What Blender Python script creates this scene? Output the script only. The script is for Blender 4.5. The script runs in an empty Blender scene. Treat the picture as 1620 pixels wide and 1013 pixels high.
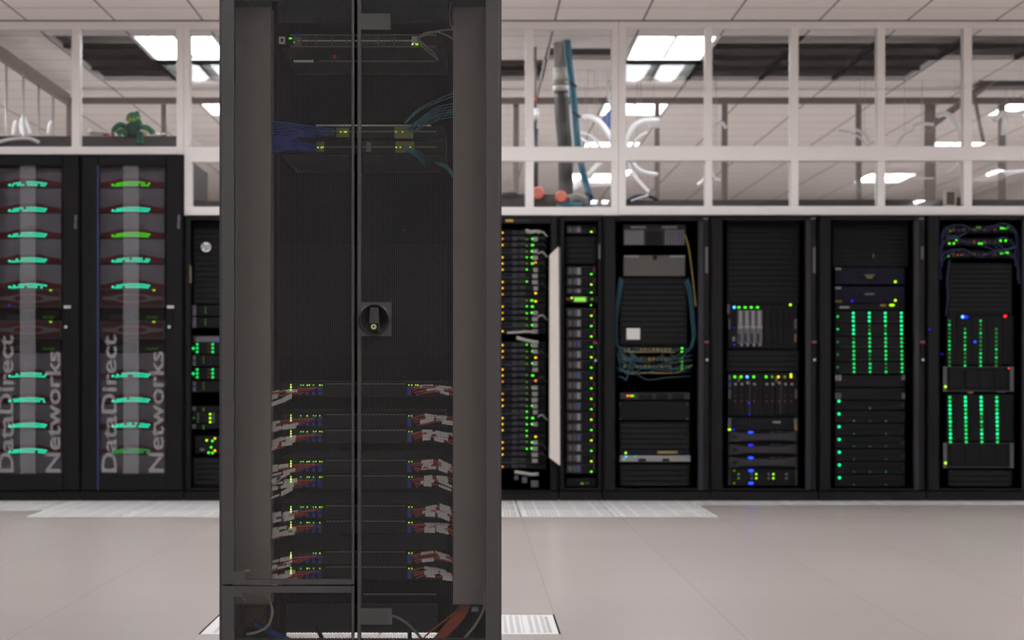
import bpy, math, random
import numpy as np
from mathutils import Vector
random.seed(7)
sc = bpy.context.scene
COL = sc.collection

# ---------------------------------------------------------------- camera, world, exposure
F = 3484.0            # focal length in pixels of a 1620 wide frame
X0, Y0 = 748.0, 592.0  # vanishing point
CAMZ = 0.876
CEIL = 3.327
cam_d = bpy.data.cameras.new('camera')
cam = bpy.data.objects.new('camera', cam_d)
COL.objects.link(cam)
cam.location = (0, 0, CAMZ)
cam.rotation_euler = (math.pi / 2, 0, 0)
cam_d.sensor_fit = 'HORIZONTAL'
cam_d.sensor_width = 36.0
cam_d.lens = 36.0 * F / 1620.0
cam_d.shift_x = (810.0 - X0) / 1620.0
cam_d.shift_y = (Y0 - 506.5) / 1620.0
cam_d.clip_end = 200
cam_d.dof.use_dof = True
cam_d.dof.focus_distance = 5.83
cam_d.dof.aperture_fstop = 7.4
sc.camera = cam
w = bpy.data.worlds.new('world')
w.use_nodes = True
w.node_tree.nodes['Background'].inputs['Color'].default_value = (0.5, 0.48, 0.46, 1)
w.node_tree.nodes['Background'].inputs['Strength'].default_value = 0.02
sc.world = w
sc.view_settings.view_transform = 'Standard'
sc.view_settings.look = 'None'
sc.view_settings.gamma = 1.0
sc.view_settings.exposure = 0.0
sc.view_settings.use_curve_mapping = False
sc.cycles.use_denoising = True
sc.cycles.max_bounces = 10
sc.cycles.diffuse_bounces = 5
sc.cycles.glossy_bounces = 4
sc.cycles.transparent_max_bounces = 16
sc.cycles.sample_clamp_indirect = 4.0
LAMP_NEAR = 80.0      # emission of the tubes in the near room's added pendants
LAMP_FAR = 14.5       # emission of the far room's tubes


# ---------------------------------------------------------------- helpers
def P(px, py, D):
    return ((px - X0) * D / F, D, CAMZ - (py - Y0) * D / F)


def lin(c):
    return tuple(((v / 255.0) / 12.92 if v / 255.0 <= 0.04045 else ((v / 255.0 + 0.055) / 1.055) ** 2.4) for v in c)


MATS = {}


def mat(name, rgb, rough=0.5, metal=0.0, noise=0.0, scale=8.0, spec=0.5):
    if name in MATS:
        return MATS[name]
    m = bpy.data.materials.new(name)
    m.use_nodes = True
    nt = m.node_tree
    b = nt.nodes['Principled BSDF']
    c = lin(rgb)
    b.inputs['Roughness'].default_value = rough
    b.inputs['Metallic'].default_value = metal
    b.inputs['Specular IOR Level'].default_value = spec
    if noise > 0:
        tc = nt.nodes.new('ShaderNodeTexCoord')
        n = nt.nodes.new('ShaderNodeTexNoise')
        n.inputs['Scale'].default_value = scale
        n.inputs['Detail'].default_value = 3
        nt.links.new(tc.outputs['Object'], n.inputs['Vector'])
        mx = nt.nodes.new('ShaderNodeMix')
        mx.data_type = 'RGBA'
        mx.inputs[6].default_value = (*[v * (1 - noise) for v in c], 1)
        mx.inputs[7].default_value = (*[min(1, v * (1 + noise)) for v in c], 1)
        nt.links.new(n.outputs['Fac'], mx.inputs[0])
        nt.links.new(mx.outputs[2], b.inputs['Base Color'])
    else:
        b.inputs['Base Color'].default_value = (*c, 1)
    MATS[name] = m
    return m


def emit(name, rgb, strength, sample=False):
    if name in MATS:
        return MATS[name]
    m = bpy.data.materials.new(name)
    m.use_nodes = True
    b = m.node_tree.nodes['Principled BSDF']
    c = lin(rgb)
    b.inputs['Base Color'].default_value = (*[v * 0.2 for v in c], 1)
    b.inputs['Emission Color'].default_value = (*c, 1)
    b.inputs['Emission Strength'].default_value = strength
    if not sample:
        m.cycles.emission_sampling = 'NONE'
    MATS[name] = m
    return m


def veil(name, rgb, alpha, rough=0.4):
    """translucent film: mix of transparent and a diffuse white"""
    m = bpy.data.materials.new(name)
    m.use_nodes = True
    nt = m.node_tree
    nt.nodes.remove(nt.nodes['Principled BSDF'])
    out = nt.nodes['Material Output']
    t = nt.nodes.new('ShaderNodeBsdfTransparent')
    d = nt.nodes.new('ShaderNodeBsdfDiffuse')
    d.inputs['Color'].default_value = (*lin(rgb), 1)
    mx = nt.nodes.new('ShaderNodeMixShader')
    mx.inputs[0].default_value = alpha
    nt.links.new(t.outputs[0], mx.inputs[1])
    nt.links.new(d.outputs[0], mx.inputs[2])
    nt.links.new(mx.outputs[0], out.inputs['Surface'])
    MATS[name] = m
    return m


def glass(name, tint=(1, 1, 1), rough=0.0, boost=0.0):
    """thin pane: clear, mirrors by the angle"""
    m = bpy.data.materials.new(name)
    m.use_nodes = True
    nt = m.node_tree
    nt.nodes.remove(nt.nodes['Principled BSDF'])
    out = nt.nodes['Material Output']
    t = nt.nodes.new('ShaderNodeBsdfTransparent')
    t.inputs['Color'].default_value = (*tint, 1)
    g = nt.nodes.new('ShaderNodeBsdfGlossy')
    g.inputs['Roughness'].default_value = rough
    fr = nt.nodes.new('ShaderNodeFresnel')
    fr.inputs['IOR'].default_value = 1.5
    ad = nt.nodes.new('ShaderNodeMath')
    ad.operation = 'ADD'
    ad.use_clamp = True
    ad.inputs[1].default_value = boost
    nt.links.new(fr.outputs[0], ad.inputs[0])
    mx = nt.nodes.new('ShaderNodeMixShader')
    nt.links.new(ad.outputs[0], mx.inputs[0])
    nt.links.new(t.outputs[0], mx.inputs[1])
    nt.links.new(g.outputs[0], mx.inputs[2])
    nt.links.new(mx.outputs[0], out.inputs['Surface'])
    MATS[name] = m
    return m


class MB:
    """collects shapes in world coordinates, then links them as ONE mesh object"""

    def __init__(self):
        self.v, self.f, self.smooth = [], [], False

    def box(self, x0, x1, y0, y1, z0, z1, ch=0.0):
        if x0 > x1: x0, x1 = x1, x0
        if y0 > y1: y0, y1 = y1, y0
        if z0 > z1: z0, z1 = z1, z0
        b = len(self.v)
        if ch <= 0:
            self.v += [(x0, y0, z0), (x1, y0, z0), (x1, y1, z0), (x0, y1, z0), (x0, y0, z1), (x1, y0, z1), (x1, y1, z1), (x0, y1, z1)]
            self.f += [tuple(b + i for i in q) for q in ((0, 3, 2, 1), (4, 5, 6, 7), (0, 1, 5, 4), (1, 2, 6, 5), (2, 3, 7, 6), (3, 0, 4, 7))]
        else:  # front edges chamfered
            c = min(ch, (x1 - x0) / 3, (z1 - z0) / 3)
            self.v += [(x0 + c, y0, z0 + c), (x1 - c, y0, z0 + c), (x1 - c, y0, z1 - c), (x0 + c, y0, z1 - c),
                       (x0, y0 + c, z0), (x1, y0 + c, z0), (x1, y0 + c, z1), (x0, y0 + c, z1),
                       (x0, y1, z0), (x1, y1, z0), (x1, y1, z1), (x0, y1, z1)]
            self.f += [tuple(b + i for i in q) for q in ((0, 1, 2, 3), (0, 4, 5, 1), (1, 5, 6, 2), (2, 6, 7, 3), (3, 7, 4, 0),
                                                         (4, 8, 9, 5), (5, 9, 10, 6), (6, 10, 11, 7), (7, 11, 8, 4), (8, 11, 10, 9))]
        return self

    def px(self, a, b, c, d, D, depth=0.01, ch=0.0):
        """box with its front face at distance D, from pixel corner (a,b) to (c,d)"""
        p, q = P(a, b, D), P(c, d, D)
        return self.box(p[0], q[0], D, D + depth, q[2], p[2], ch)

    def prism(self, poly, y0, y1):
        """poly: list of (x,z), extruded along y"""
        b = len(self.v)
        n = len(poly)
        self.v += [(x, y0, z) for x, z in poly] + [(x, y1, z) for x, z in poly]
        self.f.append(tuple(b + i for i in range(n)))
        self.f.append(tuple(b + n + i for i in reversed(range(n))))
        for i in range(n):
            j = (i + 1) % n
            self.f.append((b + i, b + n + i, b + n + j, b + j))
        return self

    def pxprism(self, pts, D, depth):
        return self.prism([(P(a, b, D)[0], P(a, b, D)[2]) for a, b in pts], D, D + depth)

    def disc(self, x, z, y0, y1, r0, r1=None, n=20):
        r1 = r0 if r1 is None else r1
        b = len(self.v)
        for r, y in ((r0, y0), (r1, y1)):
            self.v += [(x + r * math.cos(2 * math.pi * i / n), y, z + r * math.sin(2 * math.pi * i / n)) for i in range(n)]
        self.f.append(tuple(b + i for i in range(n)))
        self.f.append(tuple(b + n + i for i in reversed(range(n))))
        for i in range(n):
            j = (i + 1) % n
            self.f.append((b + i, b + n + i, b + n + j, b + j))
        return self

    def lathe_y(self, x, z, prof, n=40):
        """prof: list of (radius, y) turned about the y axis through (x,z)"""
        b = len(self.v)
        for r, y in prof:
            self.v += [(x + r * math.cos(2 * math.pi * i / n), y, z + r * math.sin(2 * math.pi * i / n)) for i in range(n)]
        for k in range(len(prof) - 1):
            for i in range(n):
                j = (i + 1) % n
                self.f.append((b + k * n + i, b + (k + 1) * n + i, b + (k + 1) * n + j, b + k * n + j))
        self.f.append(tuple(b + i for i in range(n)))
        return self

    def tube(self, pts, r, n=8, sub=5, smooth=True, taper=None):
        pts = [Vector(p) for p in pts]
        if sub > 1 and len(pts) > 2:
            q = []
            ext = [2 * pts[0] - pts[1]] + pts + [2 * pts[-1] - pts[-2]]
            for i in range(1, len(ext) - 2):
                a, b_, c, d = ext[i - 1:i + 3]
                for s in range(sub):
                    t = s / sub
                    q.append(0.5 * ((2 * b_) + (c - a) * t + (2 * a - 5 * b_ + 4 * c - d) * t * t + (3 * b_ - a - 3 * c + d) * t ** 3))
            q.append(pts[-1])
            pts = q
        b = len(self.v)
        up = Vector((0, 1, 0))
        m = len(pts)
        if any(abs((pts[i + 1] - pts[i]).normalized().y) > .9 for i in range(m - 1)):
            up = Vector((0.31, 0, 0.95))
        for i, p in enumerate(pts):
            t = (pts[min(i + 1, m - 1)] - pts[max(i - 1, 0)]).normalized()
            a = t.cross(up)
            if a.length < 0.05:
                a = t.cross(Vector((1, 0, 0)))
            a.normalize()
            c = t.cross(a)
            rr = r if taper is None else r * (taper[0] + (taper[1] - taper[0]) * i / (m - 1))
            for k in range(n):
                an = 2 * math.pi * k / n
                self.v.append(tuple(p + a * (rr * math.cos(an)) + c * (rr * math.sin(an))))
        for i in range(m - 1):
            for k in range(n):
                l = (k + 1) % n
                self.f.append((b + i * n + k, b + i * n + l, b + (i + 1) * n + l, b + (i + 1) * n + k))
        self.f.append(tuple(b + k for k in reversed(range(n))))
        self.f.append(tuple(b + (m - 1) * n + k for k in range(n)))
        self.smooth = smooth
        return self

    def ball(self, x, y, z, rx, ry, rz, n=16, m=10):
        b = len(self.v)
        self.v.append((x, y, z + rz))
        for i in range(1, m):
            ph = math.pi * i / m
            for k in range(n):
                th = 2 * math.pi * k / n
                self.v.append((x + rx * math.sin(ph) * math.cos(th), y + ry * math.sin(ph) * math.sin(th), z + rz * math.cos(ph)))
        self.v.append((x, y, z - rz))
        e = len(self.v) - 1
        for k in range(n):
            l = (k + 1) % n
            self.f.append((b, b + 1 + k, b + 1 + l))
            for i in range(m - 2):
                q = b + 1 + i * n
                self.f.append((q + k, q + n + k, q + n + l, q + l))
            q = b + 1 + (m - 2) * n
            self.f.append((q + k, e, q + l))
        self.smooth = True
        return self

    def build(self, name, m, parent=None, label=None):
        o = ORIG[parent.name] if parent is not None else None
        me = bpy.data.meshes.new(name)
        vs = self.v if o is None else [(a - o[0], b - o[1], c - o[2]) for a, b, c in self.v]
        me.from_pydata(vs, [], self.f)
        me.materials.append(m)
        if self.smooth:
            me.polygons.foreach_set('use_smooth', [True] * len(me.polygons))
        me.update()
        ob = bpy.data.objects.new(name, me)
        COL.objects.link(ob)
        if parent is not None:
            ob.parent = parent
            ORIG[ob.name] = o
        else:
            ORIG[ob.name] = (0, 0, 0)
        if label:
            ob['label'] = label
        return ob


ORIG = {}


def thing(name, label, cat, loc, group=None):
    o = bpy.data.objects.new(name, None)
    o.empty_display_size = 0.05
    COL.objects.link(o)
    o.location = loc
    ORIG[o.name] = tuple(loc)
    o['label'] = label
    o['category'] = cat
    if group:
        o['group'] = group
    return o


def tag(o, label, cat, group=None):
    o['label'] = label
    o['category'] = cat
    if group:
        o['group'] = group
    return o


def struct(name, mb, m, parent=None):
    o = mb.build(name, m, parent)
    if parent is None:
        o['kind'] = 'structure'
    return o


def dup(root, loc, label=None, group=None):
    def kids(o):
        return [c for c in ALLKIDS.get(o.name, [])]
    r = root.copy()
    COL.objects.link(r)
    r.location = loc
    ORIG[r.name] = tuple(loc)
    if label: r['label'] = label
    if group: r['group'] = group
    for ch in root.children:
        c = ch.copy()
        COL.objects.link(c)
        c.parent = r
        for g in ch.children:
            d = g.copy()
            COL.objects.link(d)
            d.parent = c
    return r


NTH = ['first', 'second', 'third', 'fourth', 'fifth', 'sixth', 'seventh', 'eighth', 'ninth', 'tenth', 'eleventh', 'twelfth', 'thirteenth',
       'fourteenth', 'fifteenth', 'sixteenth', 'seventeenth', 'eighteenth', 'nineteenth', 'twentieth', 'twenty-first', 'twenty-second']


def nth_top(i, n):
    return 'topmost' if i == 0 else 'lowest' if i == n - 1 else NTH[i] + ' from the top'


LED_ME = {}
LEDS = {'green': ((70, 255, 20), 1.9), 'lime': ((170, 255, 0), 1.9), 'aqua': ((0, 255, 190), 2.6), 'teal': ((0, 250, 150), 1.7), 'emerald': ((0, 225, 95), 1.1), 'dim': ((20, 200, 70), 0.32),
        'faint': ((20, 200, 70), 0.12), 'yellow': ((255, 200, 0), 1.9), 'orange': ((255, 140, 10), 1.6), 'blue': ((20, 60, 255), 3.0), 'sky': ((60, 140, 255), 5.0),
        'red': ((255, 20, 20), 3.0), 'pale': ((225, 255, 140), 3.0), 'deep': ((25, 20, 255), 1.0), 'rust': ((150, 60, 20), 0.25), 'olive': ((120, 200, 10), 0.5)}


def led(parent, px, py, D, color, r=0.006, sx=1.0, sz=1.0, name='status_light'):
    key = color
    if key not in LED_ME:
        c, s = LEDS[color]
        m = emit('light_' + color, c, s)
        mb = MB()
        mb.lathe_y(0, 0, [(0.45, -0.6), (0.85, -0.4), (1.0, 0.0)], 10)
        me = bpy.data.meshes.new('status_light')
        me.from_pydata(mb.v, [], mb.f)
        me.materials.append(m)
        LED_ME[key] = me
    o = bpy.data.objects.new(name, LED_ME[key])
    COL.objects.link(o)
    o.parent = parent
    p = P(px, py, D)
    q = ORIG[parent.name]
    o.location = (p[0] - q[0], p[1] - q[1], p[2] - q[2])
    r *= .85
    o.scale = (r * sx, r, r * sz)
    return o


def text_mesh(body, size):
    cu = bpy.data.curves.new('lettering', 'FONT')
    cu.body = body
    cu.size = size
    cu.extrude = 0.0
    cu.offset = 0.017 * size if len(body) > 3 else 0.008 * size
    ob = bpy.data.objects.new('lettering', cu)
    COL.objects.link(ob)
    bpy.context.view_layer.update()
    dg = bpy.context.evaluated_depsgraph_get()
    me = bpy.data.meshes.new_from_object(ob.evaluated_get(dg))
    vs = [tuple(v.co) for v in me.vertices]
    fs = [tuple(p.vertices) for p in me.polygons]
    bpy.data.objects.remove(ob)
    bpy.data.meshes.remove(me)
    return vs, fs


# ---------------------------------------------------------------- materials
def grid_surface(name, rgb, ox, oy, pitch, seam, seam_rgb, rough, streak=0.0, vary=0.05, spec=0.5):
    """tiled surface in the ground plane: seams on a square grid, faint difference from tile to tile"""
    m = bpy.data.materials.new(name)
    m.use_nodes = True
    nt = m.node_tree
    N, L = nt.nodes, nt.links
    b = N['Principled BSDF']
    b.inputs['Roughness'].default_value = rough
    b.inputs['Specular IOR Level'].default_value = spec
    tc = N.new('ShaderNodeTexCoord')
    sep = N.new('ShaderNodeSeparateXYZ')
    L.new(tc.outputs['Object'], sep.inputs[0])

    def mth(op, a, bb=None):
        n = N.new('ShaderNodeMath')
        n.operation = op
        for i, s in enumerate((a, bb)):
            if s is None: continue
            if isinstance(s, (int, float)): n.inputs[i].default_value = s
            else: L.new(s, n.inputs[i])
        return n.outputs[0]
    fl, edge = [], []
    for k, o in ((0, ox), (1, oy)):
        u = mth('DIVIDE', mth('SUBTRACT', sep.outputs[k], o), pitch)
        fl.append(mth('FLOOR', u))
        edge.append(mth('ABSOLUTE', mth('SUBTRACT', mth('FRACT', u), 0.5)))
    e = mth('GREATER_THAN', mth('MAXIMUM', edge[0], edge[1]), 0.5 - seam / pitch / 2)
    cb = N.new('ShaderNodeCombineXYZ')
    L.new(fl[0], cb.inputs[0]); L.new(fl[1], cb.inputs[1])
    wn = N.new('ShaderNodeTexWhiteNoise')
    L.new(cb.outputs[0], wn.inputs['Vector'])
    val = mth('ADD', mth('MULTIPLY', mth('SUBTRACT', wn.outputs['Value'], 0.5), vary * 2), 1.0)
    mp = N.new('ShaderNodeMapping')
    mp.inputs['Scale'].default_value = (1.2, 14, 1) if streak else (6, 6, 6)
    L.new(tc.outputs['Object'], mp.inputs[0])
    nz = N.new('ShaderNodeTexNoise')
    nz.inputs['Scale'].default_value = 1.5
    nz.inputs['Detail'].default_value = 4
    L.new(mp.outputs[0], nz.inputs['Vector'])
    val = mth('ADD', val, mth('MULTIPLY', mth('SUBTRACT', nz.outputs['Fac'], 0.5), streak if streak else 0.06))
    base = N.new('ShaderNodeRGB')
    base.outputs[0].default_value = (*lin(rgb), 1)
    sc_ = N.new('ShaderNodeVectorMath')
    sc_.operation = 'SCALE'
    L.new(base.outputs[0], sc_.inputs[0]); L.new(val, sc_.inputs['Scale'])
    mx = N.new('ShaderNodeMix')
    mx.data_type = 'RGBA'
    L.new(e, mx.inputs[0]); L.new(sc_.outputs[0], mx.inputs[6])
    mx.inputs[7].default_value = (*lin(seam_rgb), 1)
    L.new(mx.outputs[2], b.inputs['Base Color'])
    MATS[name] = m
    return m


FX, GY, T = 0.906, 15.34, 0.61     # floor grid origin across, common grid in depth, tile
CX = -2.48                         # ceiling grid origin across
M_FLOOR = grid_surface('floor_tiles', (174, 164, 160), FX, GY, T, 0.004, (138, 130, 127), 0.28, streak=0.09, vary=0.025)
M_CEIL = grid_surface('ceiling_tiles', (246, 238, 234), CX, GY, T, 0.014, (140, 130, 126), 0.9, vary=0.015, spec=0.2)
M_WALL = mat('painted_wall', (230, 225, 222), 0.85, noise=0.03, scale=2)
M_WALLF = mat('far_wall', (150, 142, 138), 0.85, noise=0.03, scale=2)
M_WHITE = mat('white_aluminium', (242, 238, 235), 0.45, noise=0.02, scale=3)
M_RACK = mat('rack_black', (10, 9, 12), 0.5, noise=0.06, scale=4, spec=.16)
M_RACKIN = mat('rack_inside', (10, 9, 11), 0.8, spec=.1)
M_STILE = mat('rack_stile', (28, 27, 36), 0.45, spec=.3)
M_DARK = mat('gear_black', (10, 9, 13), 0.6, spec=.15)
M_LOUVER = mat('blank_panel', (8, 7, 10), 0.6, spec=.15)
M_GEAR = mat('gear_charcoal', (36, 35, 39), 0.5, spec=.25)
M_GREY = mat('gear_grey', (76, 74, 79), 0.5)
M_LIGHTG = mat('gear_lightgrey', (124, 121, 122), 0.5)
M_OLIVE = mat('gear_olive', (62, 59, 55), 0.6)
M_SILV = mat('silver', (190, 188, 188), 0.35, 0.3)
M_LABEL = mat('paper_label', (205, 200, 196), 0.7)
M_YLABEL = mat('yellow_label', (190, 160, 30), 0.6)
M_NAVY = mat('navy_bezel', (9, 9, 26), 0.6, spec=.15)
M_RED = mat('dark_red_bezel', (128, 40, 42), 0.5)
M_CRIM = mat('crimson_strip', (150, 34, 34), 0.5)
M_FACE = mat('drawer_grey', (188, 185, 190), 0.5, noise=0.08, scale=5)
M_CHROME = mat('lens_white', (178, 172, 170), 0.4)
M_BLUEP = mat('blue_plug', (38, 42, 150), 0.5)
M_BLUEC = mat('blue_cable', (28, 62, 165), 0.5)
M_NAVYC = mat('dark_blue_cable', (7, 19, 62), 0.5)
M_TEAL = mat('teal_cable', (22, 112, 132), 0.5)
M_TEALD = mat('dim_teal_cable', (10, 42, 52), 0.5)
M_TEALM = mat('mid_teal_cable', (14, 66, 80), 0.5)
M_CYAN = mat('cyan_cable', (52, 140, 158), 0.5)
M_YELC = mat('yellow_cable', (120, 104, 40), 0.5)
M_GREYC = mat('grey_cable', (150, 146, 140), 0.5)
M_ORAN = mat('orange_cable', (205, 84, 34), 0.5)
M_CREAM = mat('cream_cable', (190, 182, 150), 0.5)
M_BLKC = mat('black_cable', (22, 21, 22), 0.5)
M_STEEL = mat('strut_steel', (128, 116, 112), 0.5, 0.2, noise=0.05)
M_TROUGH = mat('trough_dark', (66, 62, 64), 0.55)
M_HOSE = mat('white_hose', (252, 252, 252), 0.10, spec=1.0)
M_CORAL = mat('coral_foam', (222, 118, 98), 0.7, noise=0.08, scale=30)
M_PLUSH = mat('green_plush', (16, 98, 74), 0.95, noise=0.25, scale=60)
M_PLUSHD = mat('dark_green_plush', (12, 58, 48), 0.95, noise=0.2, scale=60)
M_PLUSHY = mat('yellow_green_plush', (128, 176, 50), 0.95, noise=0.2, scale=60)
M_PLUSHC = mat('pale_plush', (214, 216, 156), 0.95)
M_REDP = mat('red_plastic', (190, 60, 55), 0.5)
M_GLASS = glass('clear_pane', boost=0.0)
M_SMOKE = glass('smoked_pane', tint=(0.72, 0.71, 0.74))
M_FRACK = mat('cabinet_grey', (60, 59, 60), 0.42, noise=0.05, scale=3)
M_FIN = mat('cabinet_inside', (12, 11, 12), 0.8, spec=.15)
M_COVER = mat('cover_grey', (152, 145, 137), 0.55, noise=0.04, scale=3)
M_TUBE_N = emit('added_pendant_tube', (248, 251, 255), LAMP_NEAR, True)
M_TUBE_S = emit('unseen_near_tube', (248, 251, 255), 40.0, True)
M_TUBE_R = emit('recessed_near_tube', (248, 251, 255), 17.0, True)
M_TUBE_H = emit('added_far_tube', (250, 251, 255), 34.0, True)
M_TUBE_F = emit('far_tube', (250, 251, 255), LAMP_FAR, True)
M_LAMPW = mat('lamp_housing', (238, 236, 232), 0.5)
M_PLENUM = mat('plenum_dark', (170, 166, 168), 0.9)
M_JOIST = mat('joist_grey', (232, 228, 226), 0.7)


def perf_material(name, rgb, hole_rgb, pitch, rad, margin):
    m = bpy.data.materials.new(name)
    m.use_nodes = True
    nt = m.node_tree
    N, L = nt.nodes, nt.links
    b = N['Principled BSDF']
    b.inputs['Roughness'].default_value = 0.4
    tc = N.new('ShaderNodeTexCoord')
    sep = N.new('ShaderNodeSeparateXYZ')
    L.new(tc.outputs['Object'], sep.inputs[0])

    def mth(op, a, bb=None):
        n = N.new('ShaderNodeMath')
        n.operation = op
        for i, s in enumerate((a, bb)):
            if s is None: continue
            if isinstance(s, (int, float)): n.inputs[i].default_value = s
            else: L.new(s, n.inputs[i])
        return n.outputs[0]
    d = []
    inside = None
    for k in (0, 1):
        f = mth('SUBTRACT', mth('FRACT', mth('DIVIDE', sep.outputs[k], pitch)), 0.5)
        d.append(mth('MULTIPLY', f, f))
        ins = mth('LESS_THAN', mth('ABSOLUTE', sep.outputs[k]), margin)
        inside = ins if inside is None else mth('MULTIPLY', inside, ins)
    # four plain ribs split the holes into fields
    rib = mth('GREATER_THAN', mth('ABSOLUTE', mth('SUBTRACT', mth('FRACT', mth('DIVIDE', sep.outputs[0], 0.13)), 0.5)), 0.07)
    hole = mth('MULTIPLY', mth('MULTIPLY', mth('LESS_THAN', mth('ADD', d[0], d[1]), rad * rad), inside), rib)
    mx = N.new('ShaderNodeMix')
    mx.data_type = 'RGBA'
    L.new(hole, mx.inputs[0])
    mx.inputs[6].default_value = (*lin(rgb), 1)
    mx.inputs[7].default_value = (*lin(hole_rgb), 1)
    # a row of dark slots along one edge
    sx = mth('LESS_THAN', mth('ABSOLUTE', mth('SUBTRACT', sep.outputs[0], 0.272)), 0.006)
    sy = mth('MULTIPLY', mth('LESS_THAN', mth('FRACT', mth('DIVIDE', sep.outputs[1], 0.05)), 0.55), mth('LESS_THAN', mth('ABSOLUTE', sep.outputs[1]), 0.25))
    m2 = N.new('ShaderNodeMix')
    m2.data_type = 'RGBA'
    L.new(mth('MULTIPLY', sx, sy), m2.inputs[0])
    L.new(mx.outputs[2], m2.inputs[6])
    m2.inputs[7].default_value = (*lin((58, 57, 64)), 1)
    L.new(m2.outputs[2], b.inputs['Base Color'])
    return m


M_PERF = perf_material('perforated_tile', (226, 225, 223), (150, 148, 148), 0.0222, 0.34, 0.262)

# ---------------------------------------------------------------- the room
XL, XR, YN, YF = -6.4, 6.9, -2.3, 31.5
perf = {}


def cell(x, y):
    return (round((x - FX) / T - 0.5), round((y - GY) / T - 0.5))


for k, y0, xa, xb in (('row in front', 13.51, -2.754, 1.516), ('middle row', 14.12, -3.974, 1.516), ('row touching', 14.73, -3.974, 4.566)):
    x = xa
    while x < xb - 0.1:
        perf[cell(x + T / 2, y0 + T / 2)] = k
        x += T
for y0 in (7.41,):
    for x in (-0.924, -0.314):
        perf[cell(x + T / 2, y0 + T / 2)] = 'under'
mb, mbf = MB(), MB()
xs = [FX + T * k for k in range(-12, 10)]
xs = [XL] + xs + [XR]
ys = [GY + T * k for k in range(-28, 27)]
ys = [YN] + ys + [YF]
for i in range(len(xs) - 1):
    for j in range(len(ys) - 1):
        if cell((xs[i] + xs[i + 1]) / 2, (ys[j] + ys[j + 1]) / 2) in perf and 0 < i < len(xs) - 2:
            continue
        q = mbf if ys[j] > 16.2 else mb
        b = len(q.v)
        q.v += [(xs[i], ys[j], 0), (xs[i + 1], ys[j], 0), (xs[i + 1], ys[j + 1], 0), (xs[i], ys[j + 1], 0)]
        q.f.append((b, b + 1, b + 2, b + 3))
struct('floor', mb, M_FLOOR)
struct('floor_far', mbf, grid_surface('far_floor_tiles', (212, 208, 205), FX, GY, T, 0.004, (170, 165, 160), 0.5, vary=0.02))

tile0 = None
order = {}
for c in sorted(perf):
    order.setdefault((perf[c], c[1]), []).append(c)
for (kind, row), cells in order.items():
    for i, c in enumerate(cells):
        x, y = FX + T * (c[0] + 0.5), GY + T * (c[1] + 0.5)
        nm = 'leftmost' if i == 0 else NTH[i] + ' from the left'
        if kind == 'under':
            lab = 'white perforated floor tile behind the foot of the centre cabinet, %s of two' % ('left' if i == 0 else 'right')
        else:
            lab = 'white perforated floor tile, %s in the %s' % (nm, {'row in front': 'row farthest from the rack fronts', 'middle row': 'middle row of the strip', 'row touching': 'row touching the rack fronts'}[kind])
        if tile0 is None:
            mb = MB()
            h = T / 2 - 0.003
            mb.box(-h + .003, h - .003, -h, h - .006, -0.035, 0.0)
            tile0 = mb.build('perforated_floor_tile', M_PERF)
            o = tile0
        else:
            o = tile0.copy()
            COL.objects.link(o)
        o.location = (x, y, 0.0)
        tag(o, lab, 'floor tile', 'perforated floor tiles')

# ceiling with the open tiles and the lamps cut out
LX = (-2.48, 1.18, 4.84)
LN = (-4.92, -0.65, 4.84)      # added near lamps, placed where neither view nor panes show them
LH = ((-0.65, 15.95), (-4.92, 15.95), (-0.65, 19.61))   # added far lamps, out of sight, brightening the ceiling by the glass
far_rows = [15.95 + 3.66 * k for k in range(4)]
near_rows = [11.99, 8.33, 4.67, 1.01]
openings = [(-3.09, -1.26, 15.95, 18.39), (1.79, 3.62, 15.95, 18.39), (3.62, 6.06, 15.95, 17.17), (1.18, 1.79, 17.17, 18.39), (0.57, 1.18, 16.56, 17.17),
            (-0.65, 0.57, 17.17, 18.39), (4.23, 6.06, 18.39, 19.0)]


def ceil_open(x, y):
    for x0, y0 in [(a, b) for a in LX for b in far_rows] + [(a, near_rows[0]) for a in set(LX + LN)] + list(LH):
            if x0 - .01 < x < x0 + .62 and y0 - .01 < y < y0 + 1.23:
                return 'lamp'
    for a, b, c, d in openings:
        if a < x < b and c < y < d:
            return 'open'
    return None


mb, grid = MB(), MB()
xs = [XL] + [CX + T * k for k in range(-6, 16)] + [XR]
ys = [YN] + [GY + T * k for k in range(-28, 27)] + [YF]
for i in range(len(xs) - 1):
    for j in range(len(ys) - 1):
        st = ceil_open((xs[i] + xs[i + 1]) / 2, (ys[j] + ys[j + 1]) / 2)
        if st == 'open':
            for x in (xs[i], xs[i + 1]):
                grid.box(x - .014, x + .014, ys[j], ys[j + 1], CEIL, CEIL + .035)
            for y in (ys[j], ys[j + 1]):
                grid.box(xs[i], xs[i + 1], y - .018, y + .018, CEIL, CEIL + .035)
        if st:
            continue
        b = len(mb.v)
        mb.v += [(xs[i], ys[j], CEIL), (xs[i + 1], ys[j], CEIL), (xs[i + 1], ys[j + 1], CEIL), (xs[i], ys[j + 1], CEIL)]
        mb.f.append((b + 3, b + 2, b + 1, b))
struct('ceiling', mb, M_CEIL)
struct('trim_1', grid, mat('tee_bar', (235, 230, 226), 0.5))
mb = MB()
mb.box(XL, XR, 15.3, 19.6, 4.25, 4.3)
for x in (XL, XR):
    mb.box(x - .02, x + .02, 15.3, 19.6, CEIL + .02, 4.25)
for y in (15.3, 19.6):
    mb.box(XL, XR, y - .02, y + .02, CEIL + .02, 4.25)
struct('ceiling_deck', mb, M_PLENUM)
mb = MB()
for k in range(9):
    y = 15.8 + .47 * k
    mb.box(XL + .1, XR - .1, y - .04, y + .04, 3.92, 4.24)
    mb.box(XL + .1, XR - .1, y - .09, y + .09, 3.90, 3.92)
struct('ceiling_joists', mb, M_JOIST)
mb = MB()
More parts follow.
